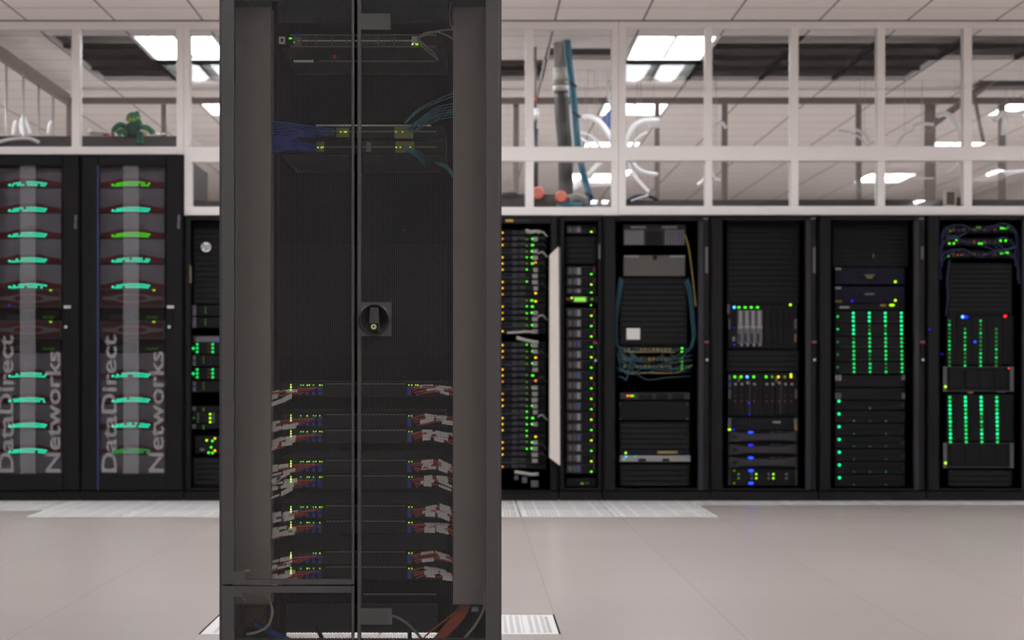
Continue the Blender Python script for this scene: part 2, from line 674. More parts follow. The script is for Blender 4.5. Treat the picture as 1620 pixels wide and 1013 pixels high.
mb.tube([(-6.2, 16.75, 3.62), (6.7, 16.75, 3.62)], .075, 12, 1)
tag(mb.build('overhead_pipe', M_JOIST), 'grey pipe running across above the open ceiling tiles, nearer one', 'pipe', 'pipes above the ceiling')
mb = MB()
mb.tube([(-6.2, 17.7, 3.55), (6.7, 17.7, 3.55)], .05, 12, 1)
tag(mb.build('overhead_pipe', M_JOIST), 'thinner grey pipe running across above the open ceiling tiles, farther one', 'pipe', 'pipes above the ceiling')

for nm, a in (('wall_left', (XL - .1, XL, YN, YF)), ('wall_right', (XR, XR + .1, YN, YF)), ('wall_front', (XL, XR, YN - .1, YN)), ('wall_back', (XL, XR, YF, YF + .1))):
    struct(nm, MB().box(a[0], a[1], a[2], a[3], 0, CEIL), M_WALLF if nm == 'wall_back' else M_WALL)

# lamps
WIN_D = 15.25


def pendant(x0, y0, m, label, group):
    """added unseen hung lamp that throws light up as well as down"""
    zc = CEIL - .42
    t = thing('added_pendant_light', label, 'pendant light', (x0 + T / 2, y0 + T, CEIL), group)
    h = MB()
    a, b, c, d = x0 + .15, x0 + T - .15, y0, y0 + 2 * T
    h.box(a, a + .01, c, d, zc - .08, zc + .07)
    h.box(b - .01, b, c, d, zc - .08, zc + .07)
    h.box(a + .01, b - .01, c, c + .01, zc - .08, zc + .07)
    h.box(a + .01, b - .01, d - .01, d, zc - .08, zc + .07)
    h.build('lamp_housing', M_LAMPW, t)
    for xc in (a + .09, b - .09):
        q = MB(); q.tube([(xc, c + .03, zc), (xc, d - .03, zc)], .03, 12, 1); q.build('light_tube', m, t)
    for yy in (c + .15, d - .15):
        q = MB(); q.box(a, b, yy - .006, yy + .006, zc + .07, zc + .08); q.tube([((a + b) / 2, yy, zc + .075), ((a + b) / 2, yy, CEIL)], .003, 6, 1); q.build('hanger', M_SILV, t)
    return t


def troffer(x0, y0, m, label, group):
    t = thing('ceiling_light', label, 'ceiling light', (x0 + T / 2, y0 + T, CEIL), group)
    h = MB()
    a, b, c, d = x0 + .004, x0 + T - .004, y0 + .004, y0 + 2 * T - .004
    h.box(a, b, c, d, CEIL + .13, CEIL + .135)
    h.box(a, a + .02, c, d, CEIL - .004, CEIL + .13)
    h.box(b - .02, b, c, d, CEIL - .004, CEIL + .13)
    h.box(a + .02, b - .02, c, c + .02, CEIL - .004, CEIL + .13)
    h.box(a + .02, b - .02, d - .02, d, CEIL - .004, CEIL + .13)
    xm = (a + b) / 2
    h.box(xm - .012, xm + .012, c + .02, d - .02, CEIL + .01, CEIL + .13)
    h.build('lamp_housing', M_LAMPW, t)
    for xc in (x0 + .165, x0 + T - .165):
        q = MB()
        pr = []
        for i in range(9):
            an = math.pi * i / 8
            pr.append((xc + .115 * math.cos(an), CEIL + .1 - .085 * math.sin(an)))
        q.prism(pr, c + .03, d - .03)
        q.build('light_tube', m, t)
    return t


for ci, x0 in enumerate(LX):
    for ri, y0 in enumerate(far_rows):
        side = ('over the left racks', 'near the cyan cables', 'near the right end')[ci]
        troffer(x0, y0, M_TUBE_F, 'recessed fluorescent ceiling light beyond the glass, %s, %s' % (side, ('nearest of its line', 'second of its line', 'third of its line', 'fourth of its line', 'farthest of its line')[ri]), 'ceiling lights beyond the glass')
    for ri, y0 in enumerate(near_rows):
        if ri > 0:  # pendants added out of view to brighten the near ceiling
            pendant(x0, y0, M_TUBE_N, 'added unseen hung lamp of the room before the racks', 'added pendant lamps of the near room')
            continue
        troffer(x0, y0, M_TUBE_R if x0 < 4 else M_TUBE_S, 'added unseen ceiling light of the room before the racks', 'ceiling lights of the near room')

for i, (x0, y0) in enumerate(LH):
    troffer(x0, y0, M_TUBE_H, 'added unseen ceiling light beyond the glass, %s' % ('straight behind the centre cabinet, nearer one', 'past the left edge of the windows', 'straight behind the centre cabinet, farther one')[i], 'ceiling lights beyond the glass')
for x0 in LN[:2]:
    troffer(x0, near_rows[0], M_TUBE_S, 'added unseen ceiling light of the room before the racks', 'ceiling lights of the near room')

# ---------------------------------------------------------------- glazed partition over the racks
GD = WIN_D + .05


def fr(mb, a, b, c, d, dep=.1):
    mb.px(a, b, c, d, WIN_D, dep, .004)


TOPY = Y0 - (CEIL - CAMZ) * F / WIN_D + .3      # header meets the ceiling


def window(n, x0, x1, mull, ybands, panes):
    """x0..x1 outer edges, mull: mullion spans, ybands: rail spans, panes: glass openings"""
    e = thing('window_%d' % n, 'white framed interior window', 'window', P((x0 + x1) / 2, ybands[-1][1], WIN_D))
    del e['label'], e['category']
    e['kind'] = 'structure'
    f = MB()
    for (a, b) in ybands:
        fr(f, x0, a, x1, b)
    for (a, b, c, d) in mull:
        fr(f, a, b, c, d)
    f.build('window_frame', M_WHITE, e)
    for (a, b, c, d) in panes:
        g = MB()
        g.px(a - 1, b - 1, c + 1, d + 1, GD, .006)
        g.build('glass_pane', M_GLASS, e)


HB = (TOPY, 46)
window(1, -53, 290.6, [(-53, 46, -40, 232), (113, 46, 126, 232), (279, 46, 290.6, 232)], [HB, (232, 244.5)],
       [(-40, 46, 113, 232), (126, 46, 279, 232)])
window(2, 291, 634, [(291, 46, 300.5, 232), (454, 46, 466, 232), (622, 46, 634, 232), (291, 256.5, 303, 327), (454, 256.5, 466, 327), (622, 256.5, 634, 327)],
       [HB, (232, 256.5), (327, 341)], [(300.5, 46, 454, 232), (466, 46, 622, 232), (303, 256.5, 454, 327), (466, 256.5, 622, 327)])
window(3, 634.4, 978.3, [(634.4, 46, 645, 232), (694, 46, 706, 232), (831, 46, 844.5, 232), (967.5, 46, 978.3, 232),
                         (634.4, 255, 645, 327.5), (694, 255, 706, 327.5), (831, 255, 844.5, 327.5), (967.5, 255, 978.3, 327.5)],
       [HB, (232, 255), (327.5, 341)],
       [(645, 46, 694, 232), (706, 46, 831, 232), (844.5, 46, 967.5, 232), (645, 255, 694, 327.5), (706, 255, 831, 327.5), (844.5, 255, 967.5, 327.5)])
ms, ps = [], []
edges = [(978.8, 990.5), (1115.5, 1127), (1251, 1263.5), (1388, 1400.5), (1524.5, 1538), (1662, 1674)]
for a, b in edges:
    ms += [(a, 44, b, 232), (a, 254.5, b, 326)]
for k in range(5):
    ps += [(edges[k][1], 44, edges[k + 1][0], 232), (edges[k][1], 254.5, edges[k + 1][0], 326)]
window(4, 978.8, 1674, ms, [(TOPY, 44), (231, 254.5), (326, 340.5)], ps)
mb = MB()  # dark strip standing in for the shadow line between ceiling and header
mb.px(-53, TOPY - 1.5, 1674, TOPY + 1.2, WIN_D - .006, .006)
struct('shadow_gap_strip', mb, mat('shadow_gap_dark', (70, 62, 60), .7))
# solid partition beyond the glazing and behind the centre cabinet
mb = MB()
xw = P(-54, 0, WIN_D)[0]
mb.box(XL, xw, WIN_D, WIN_D + .1, 0, CEIL)
xw = P(1675, 0, WIN_D)[0]
mb.box(xw, XR, WIN_D, WIN_D + .1, 0, CEIL)
xa, xb = P(463, 0, WIN_D)[0], P(711, 0, WIN_D)[0]
mb.box(xa, xb, WIN_D + .02, WIN_D + .1, 0, P(0, 341.5, WIN_D)[2])
struct('wall_middle', mb, M_WALL)

# ---------------------------------------------------------------- far racks
RD = 15.2         # door front
GFD = 15.30       # gear fronts
RDEP = 1.0


def px_rack(name, label, x0, x1, ytop, ybase=793.3, win=None, group='equipment racks along the partition', dep=RDEP):
    """shell open at the front; win = clear opening in the door frame (a,b,c,d)"""
    b = P(x0, 0, RD); c = P(x1, 0, RD)
    zt = P(0, ytop, RD)[2]
    xa, xb = b[0] + .002, c[0] - .002
    t = thing(name, label, 'server rack', ((xa + xb) / 2, RD, 0), group)
    s = MB()
    y0, y1 = RD + .035, RD + dep
    th = .02
    s.box(xa, xa + th, y0, y1, 0.004, zt)
    s.box(xb - th, xb, y0, y1, 0.004, zt)
    s.box(xa + th, xb - th, y0, y1, zt - th, zt)
    s.box(xa + th, xb - th, y1 - th, y1, 0.004, zt - th)
    zb = P(0, 777, RD)[2]
    s.box(xa + th, xb - th, y0, y1 - th, 0.004, zb)
    s.build('rack_body', M_RACK, t)
    # inner rails that carry the gear
    r = MB()
    a, bq, cc, d = win
    r.px(a - 4, bq, a + .5, d, GFD + .012, .03)
    r.px(cc - .5, bq, cc + 4, d, GFD + .012, .03)
    r.build('mounting_rail', M_RACKIN, t)
    bk = MB()
    pa, pc = P(a - 4, d + 2, GFD), P(cc + 4, bq - 2, GFD)
    bk.box(pa[0], pc[0], GFD + .62, GFD + .63, pa[2], pc[2])
    bk.build('rear_panel', M_RACKIN, t)
    # plinth
    pl = MB()
    pl.px(x0 + .6, 778, x1 - .6, 793.0, RD + .012, .02)
    pl.build('plinth', M_RACK, t)
    # door frame
    df = MB()
    df.px(x0 + 2, ytop + 1, a, 776.5, RD, .03, .006)
    df.px(cc, ytop + 1, x1 - 2, 776.5, RD, .03, .006)
    df.px(a, ytop + 1, cc, bq, RD, .03, .004)
    df.px(a, d, cc, 776.5, RD, .03, .004)
    door = df.build('door', M_RACK, t)
    return t, door


def door_bits(door, xr, ylab=391, ylab2=432, keyc=None):
    m = MB()
    m.px(xr - 19, 350, xr - 12, 776, RD - .006, .007)
    m.build('door_edge', M_STILE, door)
    m = MB()
    m.px(xr - 8.5, ylab, xr - 4.5, ylab2, RD - .004, .005)
    m.build('label_strip', M_GREY, door)
    m = MB()
    m.px(xr - 12, 344.5, xr - 4, 347.5, RD - .004, .005)
    m.build('badge', M_GREY, door)
    m = MB()
    m.px(xr - 9.5, 539.5, xr - 2.5, 543, RD - .008, .009)
    m.build('latch', mat('latch_red', (120, 52, 56), .5), door)
    m = MB()
    m.px(xr - 9, 545, xr - 3.5, 576, RD - .012, .013, .003)
    h = m.build('handle', M_DARK, door)
    m = MB()
    p = P(xr - 6.3, 569.5, RD)
    m.disc(p[0], p[2], RD - .016, RD - .012, .009, n=14)
    m.build('lock', M_SILV, door)


def louvers(t, a, b, c, d, pitch=8.5):
    """blanking panel with horizontal ribs"""
    m = MB()
    m.px(a, b, c, d, GFD + .006, .02)
    y = b + 3
    while y < d - 3:
        p, q = P(a + 3, y, GFD), P(c - 3, y + pitch * .6, GFD)
        i0 = len(m.v)
        m.v += [(p[0], GFD + .006, p[2]), (q[0], GFD + .006, p[2]), (q[0], GFD + .0005, q[2]), (p[0], GFD + .0005, q[2]), (p[0], GFD + .006, q[2]), (q[0], GFD + .006, q[2])]
        m.f += [(i0, i0 + 3, i0 + 2, i0 + 1), (i0 + 3, i0 + 4, i0 + 5, i0 + 2), (i0, i0 + 4, i0 + 3), (i0 + 1, i0 + 2, i0 + 5)]
        y += pitch
    return m.build('blanking_panel', M_LOUVER, t)


def unit(name, label, cat, a, b, c, d, m=None, depth=.5, group=None, D=GFD, ch=.003, part='chassis'):
    p, q = P(a, b, D), P(c, d, D)
    t = thing(name, label, cat, ((p[0] + q[0]) / 2, D, q[2]), group)
    mbx = MB()
    mbx.px(a, b, c, d, D, depth, ch)
    mbx.build(part, m or M_DARK, t)
    return t


def plate(t, name, a, b, c, d, m, D=GFD, proud=.006, ch=.0015):
    x = MB()
    x.px(a, b, c, d, D - proud, proud + .001, ch)
    return x.build(name, m, t)


# ---- two tall storage racks on the left, smoked glass doors with lettering
def tall_rack(dx, which):
    x0, x1 = 127 + dx, 290.4 + dx
    a, b, c, d = 156 + dx, 262, 262.5 + dx, 750
    t, door = px_rack('tall_storage_rack', 'tall black storage rack with lettered smoked glass door, %s one of two' % which, x0, x1, 245, win=(a, b, c, d), group='tall storage racks', dep=1.4)
    g = MB()
    g.px(a, b, c, d, RD + .012, .005)
    pane = g.build('door_glass', M_SMOKE, door)
    for body, xc, ystart, yend in (('DataDirect', 183.5, 748, 531), ('Networks', 258, 748, 556)):
        vs, fs = text_mesh(body, 1.0)
        u0, u1 = min(v[0] for v in vs), max(v[0] for v in vs)
        zb = P(0, ystart, RD)[2]
        L = P(0, yend, RD)[2] - zb
        k = L / (u1 - u0)
        kv = (24.0 * RD / F) / 0.73
        q = MB()
        xb = P(xc + dx, 0, RD)[0]
        q.v = [(xb - v[1] * kv, RD + .009, zb + (v[0] - u0) * k) for v in vs]
        q.f = fs
        q.build('lettering', MATS.get('lettering_film') or veil('lettering_film', (225, 220, 222), .26), door, label='white translucent vertical lettering')
    q = MB()  # pale translucent band over the full height of the glass
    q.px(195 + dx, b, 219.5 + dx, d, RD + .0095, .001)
    q.build('translucent_stripe', MATS.get('stripe_film') or veil('stripe_film', (205, 205, 212), .1), door, label='pale translucent stripe down the glass')
    q = MB()  # bluish glow of the glass edge, painted as a dark blue strip
    q.px(153.6 + dx, 262, 156.2 + dx, 776, RD - .003, .004)
    q.build('edge_glow', mat('blue_edge_glow', (28, 44, 84), .4), door, label='dark blue glow line along the glass edge')
    q = MB()
    q.px(264 + dx, 483.5, 275 + dx, 488, RD - .012, .013, .002)
    q.build('latch', M_SILV, door)
    q = MB()
    q.px(266.5 + dx, 489, 272.5 + dx, 522, RD - .01, .011, .003)
    q.build('handle', M_DARK, door)
    q = MB()
    p = P(268 + dx, 517.5, RD)
    q.disc(p[0], p[2], RD - .016, RD - .01, .011, n=14)
    q.build('lock', M_SILV, door)
    q = MB()
    q.px(281 + dx, 340, 285 + dx, 350, RD - .004, .005)
    q.px(280.5 + dx, 351, 284.5 + dx, 362, RD - .004, .005)
    q.build('label_strip', M_GREY, door)
    q = MB()
    q.px(193 + dx, 769.5, 217.5 + dx, 773, RD + .006, .007)
    q.build('yellow_tag', M_YLABEL, t, label='small yellow tag')
    # contents
    ga, gc = 158 + dx, 260.5 + dx
    where = 'in the %s tall rack' % which
    rows = [291, 331.5, 371.5, 411.5, 452.5, 593.5, 633, 673, 713.5]
    tops = [266, 298, 338, 378.5, 419, 559, 600, 640, 680.5]
    for i, (ly, ty) in enumerate(zip(rows, tops)):
        by = ly + 5.5
        u = unit('disk_enclosure', 'grey disk enclosure with green lights, %s %s' % (nth_top(i, 10), where), 'disk enclosure', ga, ty, gc, by, M_FACE, group='disk enclosures behind the smoked glass')
        s = MB()
        s.pxprism([(ga + 1, by - .6), (gc - 1, by - .6), (gc - 1, ly - 2), (gc - 18, ly - 4.5), (gc - 35, ly - 9), (ga + 35, ly - 9), (ga + 16, ly - 4.5), (ga + 1, ly - 2)], GFD - .01, .011)
        s.build('red_strip', M_CRIM, u, label='dark red strip along the bottom')
        h = MB()
        cy = ly - 17
        h.pxprism([(187 + dx, cy), (194 + dx, cy - 3.5), (222 + dx, cy - 3.5), (229 + dx, cy), (222 + dx, cy + 3.5), (194 + dx, cy + 3.5)], GFD - .014, .015)
        h.build('handle', mat('drawer_handle', (196, 184, 186), .5), u)
        col = 'green' if (i in (0, 2) and 'right' in which) else 'aqua'
        if i == 8 and 'right' in which:
            col = 'emerald'
        led(u, 178.5 + dx, ly + 1.8, GFD - .012, col, .0095)
        n = 13
        for k in range(n):
            tt = (k - (n - 1) / 2) / ((n - 1) / 2)
            xx = 209.5 + dx + tt * 25
            if random.random() > .06:
                led(u, xx + 1.4, ly - 2.6 + 2.2 * tt * tt, GFD - .012, col, .0075)
            if random.random() > .1:
                led(u, xx - 1.2, ly + 1.6 + 1.2 * tt * tt, GFD - .012, col, .0075)
    u = unit('disk_enclosure', 'grey disk enclosure without lit row, lowest %s' % where, 'disk enclosure', ga, 720, gc, 749, M_FACE, group='disk enclosures behind the smoked glass')
    h = MB()
    h.pxprism([(187 + dx, 737), (194 + dx, 733), (222 + dx, 733), (229 + dx, 737), (222 + dx, 741), (194 + dx, 741)], GFD - .014, .015)
    h.build('handle', mat('drawer_handle', (196, 184, 186), .5), u)
    for i, (ty, by) in enumerate(((458, 486.5), (508, 536.5))):
        u = unit('storage_controller', 'dark red storage controller in pale frame, %s %s' % (('upper', 'lower')[i], where), 'storage controller', ga, ty, gc, by, M_RED, group='dark red storage controllers')
        f = MB()
        f.px(ga, ty, gc, ty + 2, GFD - .012, .013); f.px(ga, by - 2, gc, by, GFD - .012, .013)
        f.px(ga, ty + 2, ga + 3, by - 2, GFD - .012, .013); f.px(gc - 3, ty + 2, gc, by - 2, GFD - .012, .013)
        f.build('bezel_frame', M_LIGHTG, u)
        cy = (ty + by) / 2
        f = MB()
        pts = [(ga + 3, cy - 2)]
        pts += [(ga + 20, cy - 3.5), (ga + 33, cy - 6.5), (gc - 33, cy - 6.5), (gc - 20, cy - 3.5), (gc - 3, cy - 2), (gc - 3, cy + 2), (gc - 20, cy + 3.5), (gc - 33, cy + 6.5), (ga + 33, cy + 6.5), (ga + 20, cy + 3.5), (ga + 3, cy + 2)]
        f.pxprism(pts, GFD - .014, .015)
        f.build('trim_blade', M_CHROME, u)
        f = MB()
        p = P((ga + gc) / 2, cy, GFD)
        f.prism([(p[0] + .1 * math.cos(q_ * math.pi / 12), p[2] + .022 * math.sin(q_ * math.pi / 12)) for q_ in range(24)], GFD - .02, GFD)
        f.build('badge', M_CRIM, u)
        led(u, 243.5 + dx, ty + 1.5, GFD - .013, 'lime', .008, 1.5, .8)
        if 'left' in which and i == 0:
            led(u, 178.5 + dx, 483, GFD - .012, 'deep', .009)
        ty2, by2 = by + 1.5, by + 20
        u = unit('controller_node', 'thin black controller node, %s %s' % (('upper', 'lower')[i], where), 'controller node', ga, ty2, gc, by2, M_DARK, group='thin black controller nodes')
        plate(u, 'vent_panel', ga + 16, ty2 + 9, ga + 54, by2 - 1, M_GREY)
        plate(u, 'label_block', ga + 2, ty2 + 9, ga + 13, by2 - 1, M_GEAR)
        for k, xx in enumerate((233, 236.5, 241.5, 245, 248)):
            led(u, xx + dx, by2 - 5 + (k % 2) * 1.5, GFD - .002, 'olive', .006)


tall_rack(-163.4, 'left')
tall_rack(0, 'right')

# ---- rack with a round badge, half hidden behind the centre cabinet
t, door = px_rack('badged_rack', 'black server rack with round white badge, beside the tall racks', 291, 462, 342, win=(302, 349, 440, 772))
pan = louvers(t, 306, 352, 436, 481)
q = MB()
p = P(323.5, 390, RD)
q.disc(p[0], p[2], GFD - .022, GFD - .005, .034, n=32)
q.build('round_badge', mat('badge_white', (226, 224, 224), .4), t, label='round white badge')
vs, fs = text_mesh('hp', .062)
u0, u1 = min(v[0] for v in vs), max(v[0] for v in vs)
v0, v1 = min(v[1] for v in vs), max(v[1] for v in vs)
q = MB()
q.v = [(p[0] + (v[0] - (u0 + u1) / 2) + .22 * (v[1] - (v0 + v1) / 2), GFD - .0235, p[2] + v[1] - (v0 + v1) / 2) for v in vs]
q.f = fs
q.build('badge_lettering', mat('badge_ink', (50, 48, 52), .5), t)
q = MB(); q.px(299.5, 420, 303, 448, RD - .004, .005)
q.build('olive_tag', mat('olive_tag', (74, 66, 30), .6), t)
GB = 'gear in the badged rack'
for i, (ty, by) in enumerate(((483, 500), (502, 519))):
    u = unit('server', 'black server with grey ears in the badged rack, %s' % ('above its twin' if i == 0 else 'just over the silver one'), 'server', 304, ty, 436, by, M_DARK, group=GB)
    plate(u, 'rack_ear', 304, ty, 310, by, M_GREY)
    for k in range(3):
        led(u, 325, ty + 4 + 4 * k, GFD - .002, 'olive', .004)
u = unit('server', 'silver fronted thin server in the badged rack', 'server', 305, 532, 436, 541.5, M_GREY, group=GB)
plate(u, 'rack_ear', 305, 532, 309, 541.5, M_GEAR)
led(u, 343.5, 539, GFD - .003, 'deep', .008)
for i, ty in enumerate((543, 583)):
    u = unit('storage_shelf', 'storage shelf with bright green dots in the badged rack, %s' % ('upper' if i == 0 else 'lower'), 'storage shelf', 305, ty - 1, 436, ty + 18, M_DARK, group=GB)
    for k in range(3):
        led(u, 312, ty + 2 + 6 * k, GFD - .003, 'emerald', .0105)
        led(u, 336.5, ty + 2 + 6 * k, GFD - .003, 'emerald', .0105)
        led(u, 330, ty + 2 + 6 * k, GFD - .003, 'rust', .006)
    led(u, 305.8, ty + 8.5, GFD - .003, 'emerald', .012)
for i, ty in enumerate((562, 603, 643, 671)):
    u = unit('server', 'dark server with two grey latches in the badged rack, %s' % nth_top(i, 4), 'server', 304, ty, 436, ty + (18 if i < 2 else 8), M_DARK, group=GB)
    plate(u, 'latch', 304.5, ty + .5, 309.5, ty + 7.5, M_GREY)
    if i < 2:
        plate(u, 'latch', 304.5, ty + 9.5, 309.5, ty + 17, M_GREY)
    for k in range(3):
        led(u, 322, ty + 3 + 4.5 * k * (1 if i < 2 else .5), GFD - .002, 'olive', .004)
u = unit('storage_shelf', 'grey framed storage shelf with three lime dots in the badged rack', 'storage shelf', 304, 652, 436, 670, M_DARK, group=GB)
plate(u, 'drive_frame', 312, 652.5, 314, 669.5, M_GREY)
plate(u, 'drive_frame', 337, 652.5, 339, 669.5, M_GREY)
for k in range(3):
    led(u, 332.5, 655.5 + 6.3 * k, GFD - .003, 'lime', .0085)
led(u, 306.5, 661.5, GFD - .003, 'dim', .007)
u = unit('network_switch', 'cabled switch with scattered green and yellow lights in the badged rack', 'network switch', 308, 690, 436, 719, M_DARK, group=GB)
for xx, yy, cc in ((327, 697, 'lime'), (340, 694, 'yellow'), (336, 698, 'green'), (334, 708, 'green'), (340, 713.5, 'yellow'), (330, 716.5, 'green'), (336, 717, 'green')):
    led(u, xx, yy, GFD - .004, cc, .0085)
q = MB(); q.ball(*P(319, 712, GFD - .02), .022, .015, .013)
tag(q.build('cable_plug', M_GREY), 'grey cable plug hanging before the switch in the badged rack', 'plug')
louvers(t, 306, 724, 436, 770)

# ---- rack with many thin cabled servers
t, door = px_rack('cabled_rack', 'black server rack full of thin cabled servers, right beside the centre cabinet', 713, 883.5, 342, win=(738, 354, 871, 780))
plate(t, 'name_plate', 800, 347.5, 812, 351, M_YLABEL, D=RD)
plate(t, 'name_plate', 814, 348, 838, 350.5, M_GEAR, D=RD)
first = None
for gi, (ys_, n, dy) in enumerate(((363.0, 17, 9.75), (541.0, 21, 9.62))):
    for i in range(n):
        ty = ys_ + dy * i
        lab = 'thin black server with green and yellow lights, %s in the %s stack' % (nth_top(i, n), ('upper', 'lower')[gi])
        u = unit('thin_server', lab, 'server', 748, ty, 864, ty + dy - .9, M_DARK, group='thin cabled servers')
        plate(u, 'drive_bay', 801, ty + 1.5, 808, ty + dy - 2, M_NAVY)
        plate(u, 'drive_bay', 810, ty + 1.5, 819, ty + dy - 2, M_GEAR)
        plate(u, 'vent_panel', 821, ty + 1.5, 832, ty + dy - 3, M_GEAR)
        cy = ty + dy * .55
        if i % 4 != 3:
            led(u, 795.0, cy, GFD - .004, random.choice(('yellow', 'yellow', 'orange')), .0068, 1, 1)
        if random.random() > .15:
            led(u, 833.5, cy + random.uniform(-1, 1), GFD - .003, 'olive' if random.random() < .5 else 'green', .0065)
        r_ = random.random()
        if r_ < .6:
            led(u, 842.5 + random.uniform(-1, 1), cy, GFD - .004, 'green', .0095, 1.25, .8)
        if random.random() < .55:
            led(u, 847.5, cy + random.uniform(-2, 2), GFD - .004, random.choice(('yellow', 'yellow', 'orange')), .0095, 1.1, .8)
        if random.random() < .6:
            z = MB()
            z.px(843 + random.uniform(-2, 1), cy - 3, 851, cy + 4, GFD - .03, .02, .004)
            z.build('plug', M_LIGHTG, u)
        if i % 4 == 3:
            plate(u, 'divider_strip', 795, ty + dy - 1.6, 838, ty + dy - .9, M_GREY, proud=.012)
for (pts, lab, m, r) in (
        ([(832, 363), (838, 367), (846, 366), (855, 367)], 'grey cable draped over the upper stack of thin servers', M_GREYC, .013),
        ([(817, 534), (826, 537), (838, 540), (852, 542)], 'grey cable between the two stacks of thin servers', M_GREYC, .012),
        ([(802, 527), (820, 526), (834, 525), (846, 526)], 'grey cable crossing just above the gap between stacks', M_GREYC, .008),
        ([(814, 747), (828, 749), (842, 751), (852, 750)], 'grey cable lying below the lowest thin server', M_GREYC, .012)):
    z = MB(); z.tube([P(a, b, GFD - .03) for a, b in pts], r)
    tag(z.build('patch_cable', m), lab, 'cable')
for (a, b, c, d, lab) in ((840, 761, 852, 772, 'square grey plug at the foot of the cabled rack'), (826, 755, 834, 765, 'small grey plug tilted at the foot of the cabled rack'), (814, 753, 820, 760, 'leftmost small grey plug at the foot of the cabled rack')):
    z = MB(); z.px(a, b, c, d, GFD - .03, .04, .006)
    tag(z.build('cable_plug', M_GREY), lab, 'plug')
for i, yy in enumerate((370, 379, 388, 402, 420, 452, 502, 560, 600, 660, 706, 720)):
    z = MB(); z.tube([P(851, yy, GFD - .02), P(858, yy - 3, GFD - .05), P(866, yy + 5, GFD - .03)], .006)
    tag(z.build('patch_cable', M_BLKC if i % 3 else M_GREYC), 'short patch cable beside the thin servers, %s' % nth_top(i, 12), 'cable', 'short patch cables of the thin servers')
# white panel standing out between the racks
z = MB()
za = [P(870, 403, 15.0), P(883.5, 390, 15.0), P(886, 737, 15.0), P(870, 725, 15.0)]
z.prism([(p[0], p[2]) for p in za], 15.0, 15.19)
o = z.build('door_panel', mat('panel_white', (198, 189, 182), .7, spec=.2))
tag(o, 'tall narrow white panel with slanted ends between the cabled and narrow racks', 'panel')
z = MB(); z.px(883.6, 392, 886.8, 735, 15.005, .18)
z.build('panel_edge', M_GREY, o)

# ---- narrow rack
t, door = px_rack('narrow_rack', 'narrow black rack with a column of small servers and green display', 884.5, 953, 342, win=(893, 350, 946, 772))
plate(door, 'label_strip', 946.5, 386, 950, 410, M_GREY, D=RD)
plate(door, 'handle', 943.5, 545, 947.5, 572, M_DARK, D=RD, proud=.014)
q = MB(); p = P(942, 570.5, RD); q.disc(p[0], p[2], RD - .02, RD, .008, n=12); q.build('lock', M_SILV, door)
plate(door, 'latch', 939.5, 541.5, 945, 544, mat('latch_red', (120, 52, 56), .5), D=RD)
ylist = [(356, 370), (421.5, 437), (438.5, 453.5), (455, 466)] + [(487.6 + 16.45 * i, 502.8 + 16.45 * i) for i in range(16)]
louvers(t, 895, 374, 944, 418, 8.5)
for i, (ty, by) in enumerate(ylist):
    u = unit('small_server', 'small dark server with green light in the narrow rack, %s' % nth_top(i, len(ylist)), 'server', 896, ty, 943, by, M_GEAR, group='small servers in the narrow rack')
    plate(u, 'drive_bay', 899, ty + 3, 905, by - 3, M_GREY)
    plate(u, 'drive_bay', 907.5, ty + 3, 911, by - 3, M_GREY)
    plate(u, 'drive_bay', 912.5, ty + 2.5, 918.5, by - 2.5, mat('bay_slate', (56, 64, 100), .5) if i % 3 == 1 and i > 5 else M_LIGHTG)
    plate(u, 'side_panel', 920, ty + 1.5, 941, by - 1.5, M_DARK)
    led(u, 935.5, by - 3, GFD - .007, 'green' if i % 2 else 'lime', .0075, 1.2, .9)
    plate(u, 'red_mark', 938.5, ty + 3, 940.5, by - 6, mat('red_mark', (110, 22, 30), .5), proud=.008)
u = unit('display_unit', 'rounded black unit with bright green display in the narrow rack', 'display unit', 894, 468.5, 944, 479.5, M_DARK, ch=.01, D=GFD - .02)
plate(u, 'end_cap', 941.5, 468, 945.8, 480, M_GEAR, D=GFD - .02, proud=.004, ch=.012)
plate(u, 'bezel', 904, 468.5, 931, 479, M_GEAR, D=GFD - .02)
q = MB(); q.px(908.5, 470.3, 927, 477.3, GFD - .03, .005)
q.build('display', emit('display_green', (150, 235, 70), .75), u)
led(u, 904.5, 471.5, GFD - .03, 'lime', .008)
led(u, 936.5, 473.5, GFD - .026, 'olive', .01)
plate(u, 'logo_strip', 896, 472, 902, 474.5, mat('logo_red', (170, 60, 60), .5), D=GFD - .02)
led(u, 935, 483, GFD - .005, 'green', .007)
u = unit('thin_server', 'thin black unit with faint olive light, at the foot of the narrow rack', 'server', 896, 757, 943, 770, M_DARK)
led(u, 921, 765.5, GFD - .003, 'olive', .009, 1.6, .8)
plate(u, 'label_block', 926, 763.5, 932, 766, M_GREY)
q = MB(); q.px(894, 370, 897, 390, GFD - .03, .01)

# ---- four wide racks on the right
R3, R4, R5, R6 = 953.5, 1123.5, 1294.8, 1466.2
racks = []
for nm, x0, lab in (('wide_rack', R3, 'wide black rack with teal patch cables'), ('wide_rack', R4, 'wide black rack with pale blade modules and blue lights'),
                    ('wide_rack', R5, 'wide black rack with columns of green lights and empty top'), ('wide_rack', R6, 'wide black rack with dark blue cables at its top, at right edge')):
    yt = 342 - (x0 - R3) / 170 * .6
    t, door = px_rack(nm, lab, x0, x0 + 170.4, yt, win=(x0 + 20, yt + 8, x0 + 150, 773))
    door_bits(door, x0 + 171, *((391, 432) if x0 < R5 else (390, 410)))
    racks.append(t)
t3, t4, t5, t6 = racks


def cable(name, pts, r, m, label, D=GFD - .03, cat='cable', group=None, n=8):
    z = MB()
    z.tube([P(*(p if len(p) == 3 else (p[0], p[1], D))) for p in pts], r, n)
    return tag(z.build(name, m), label, cat, group)


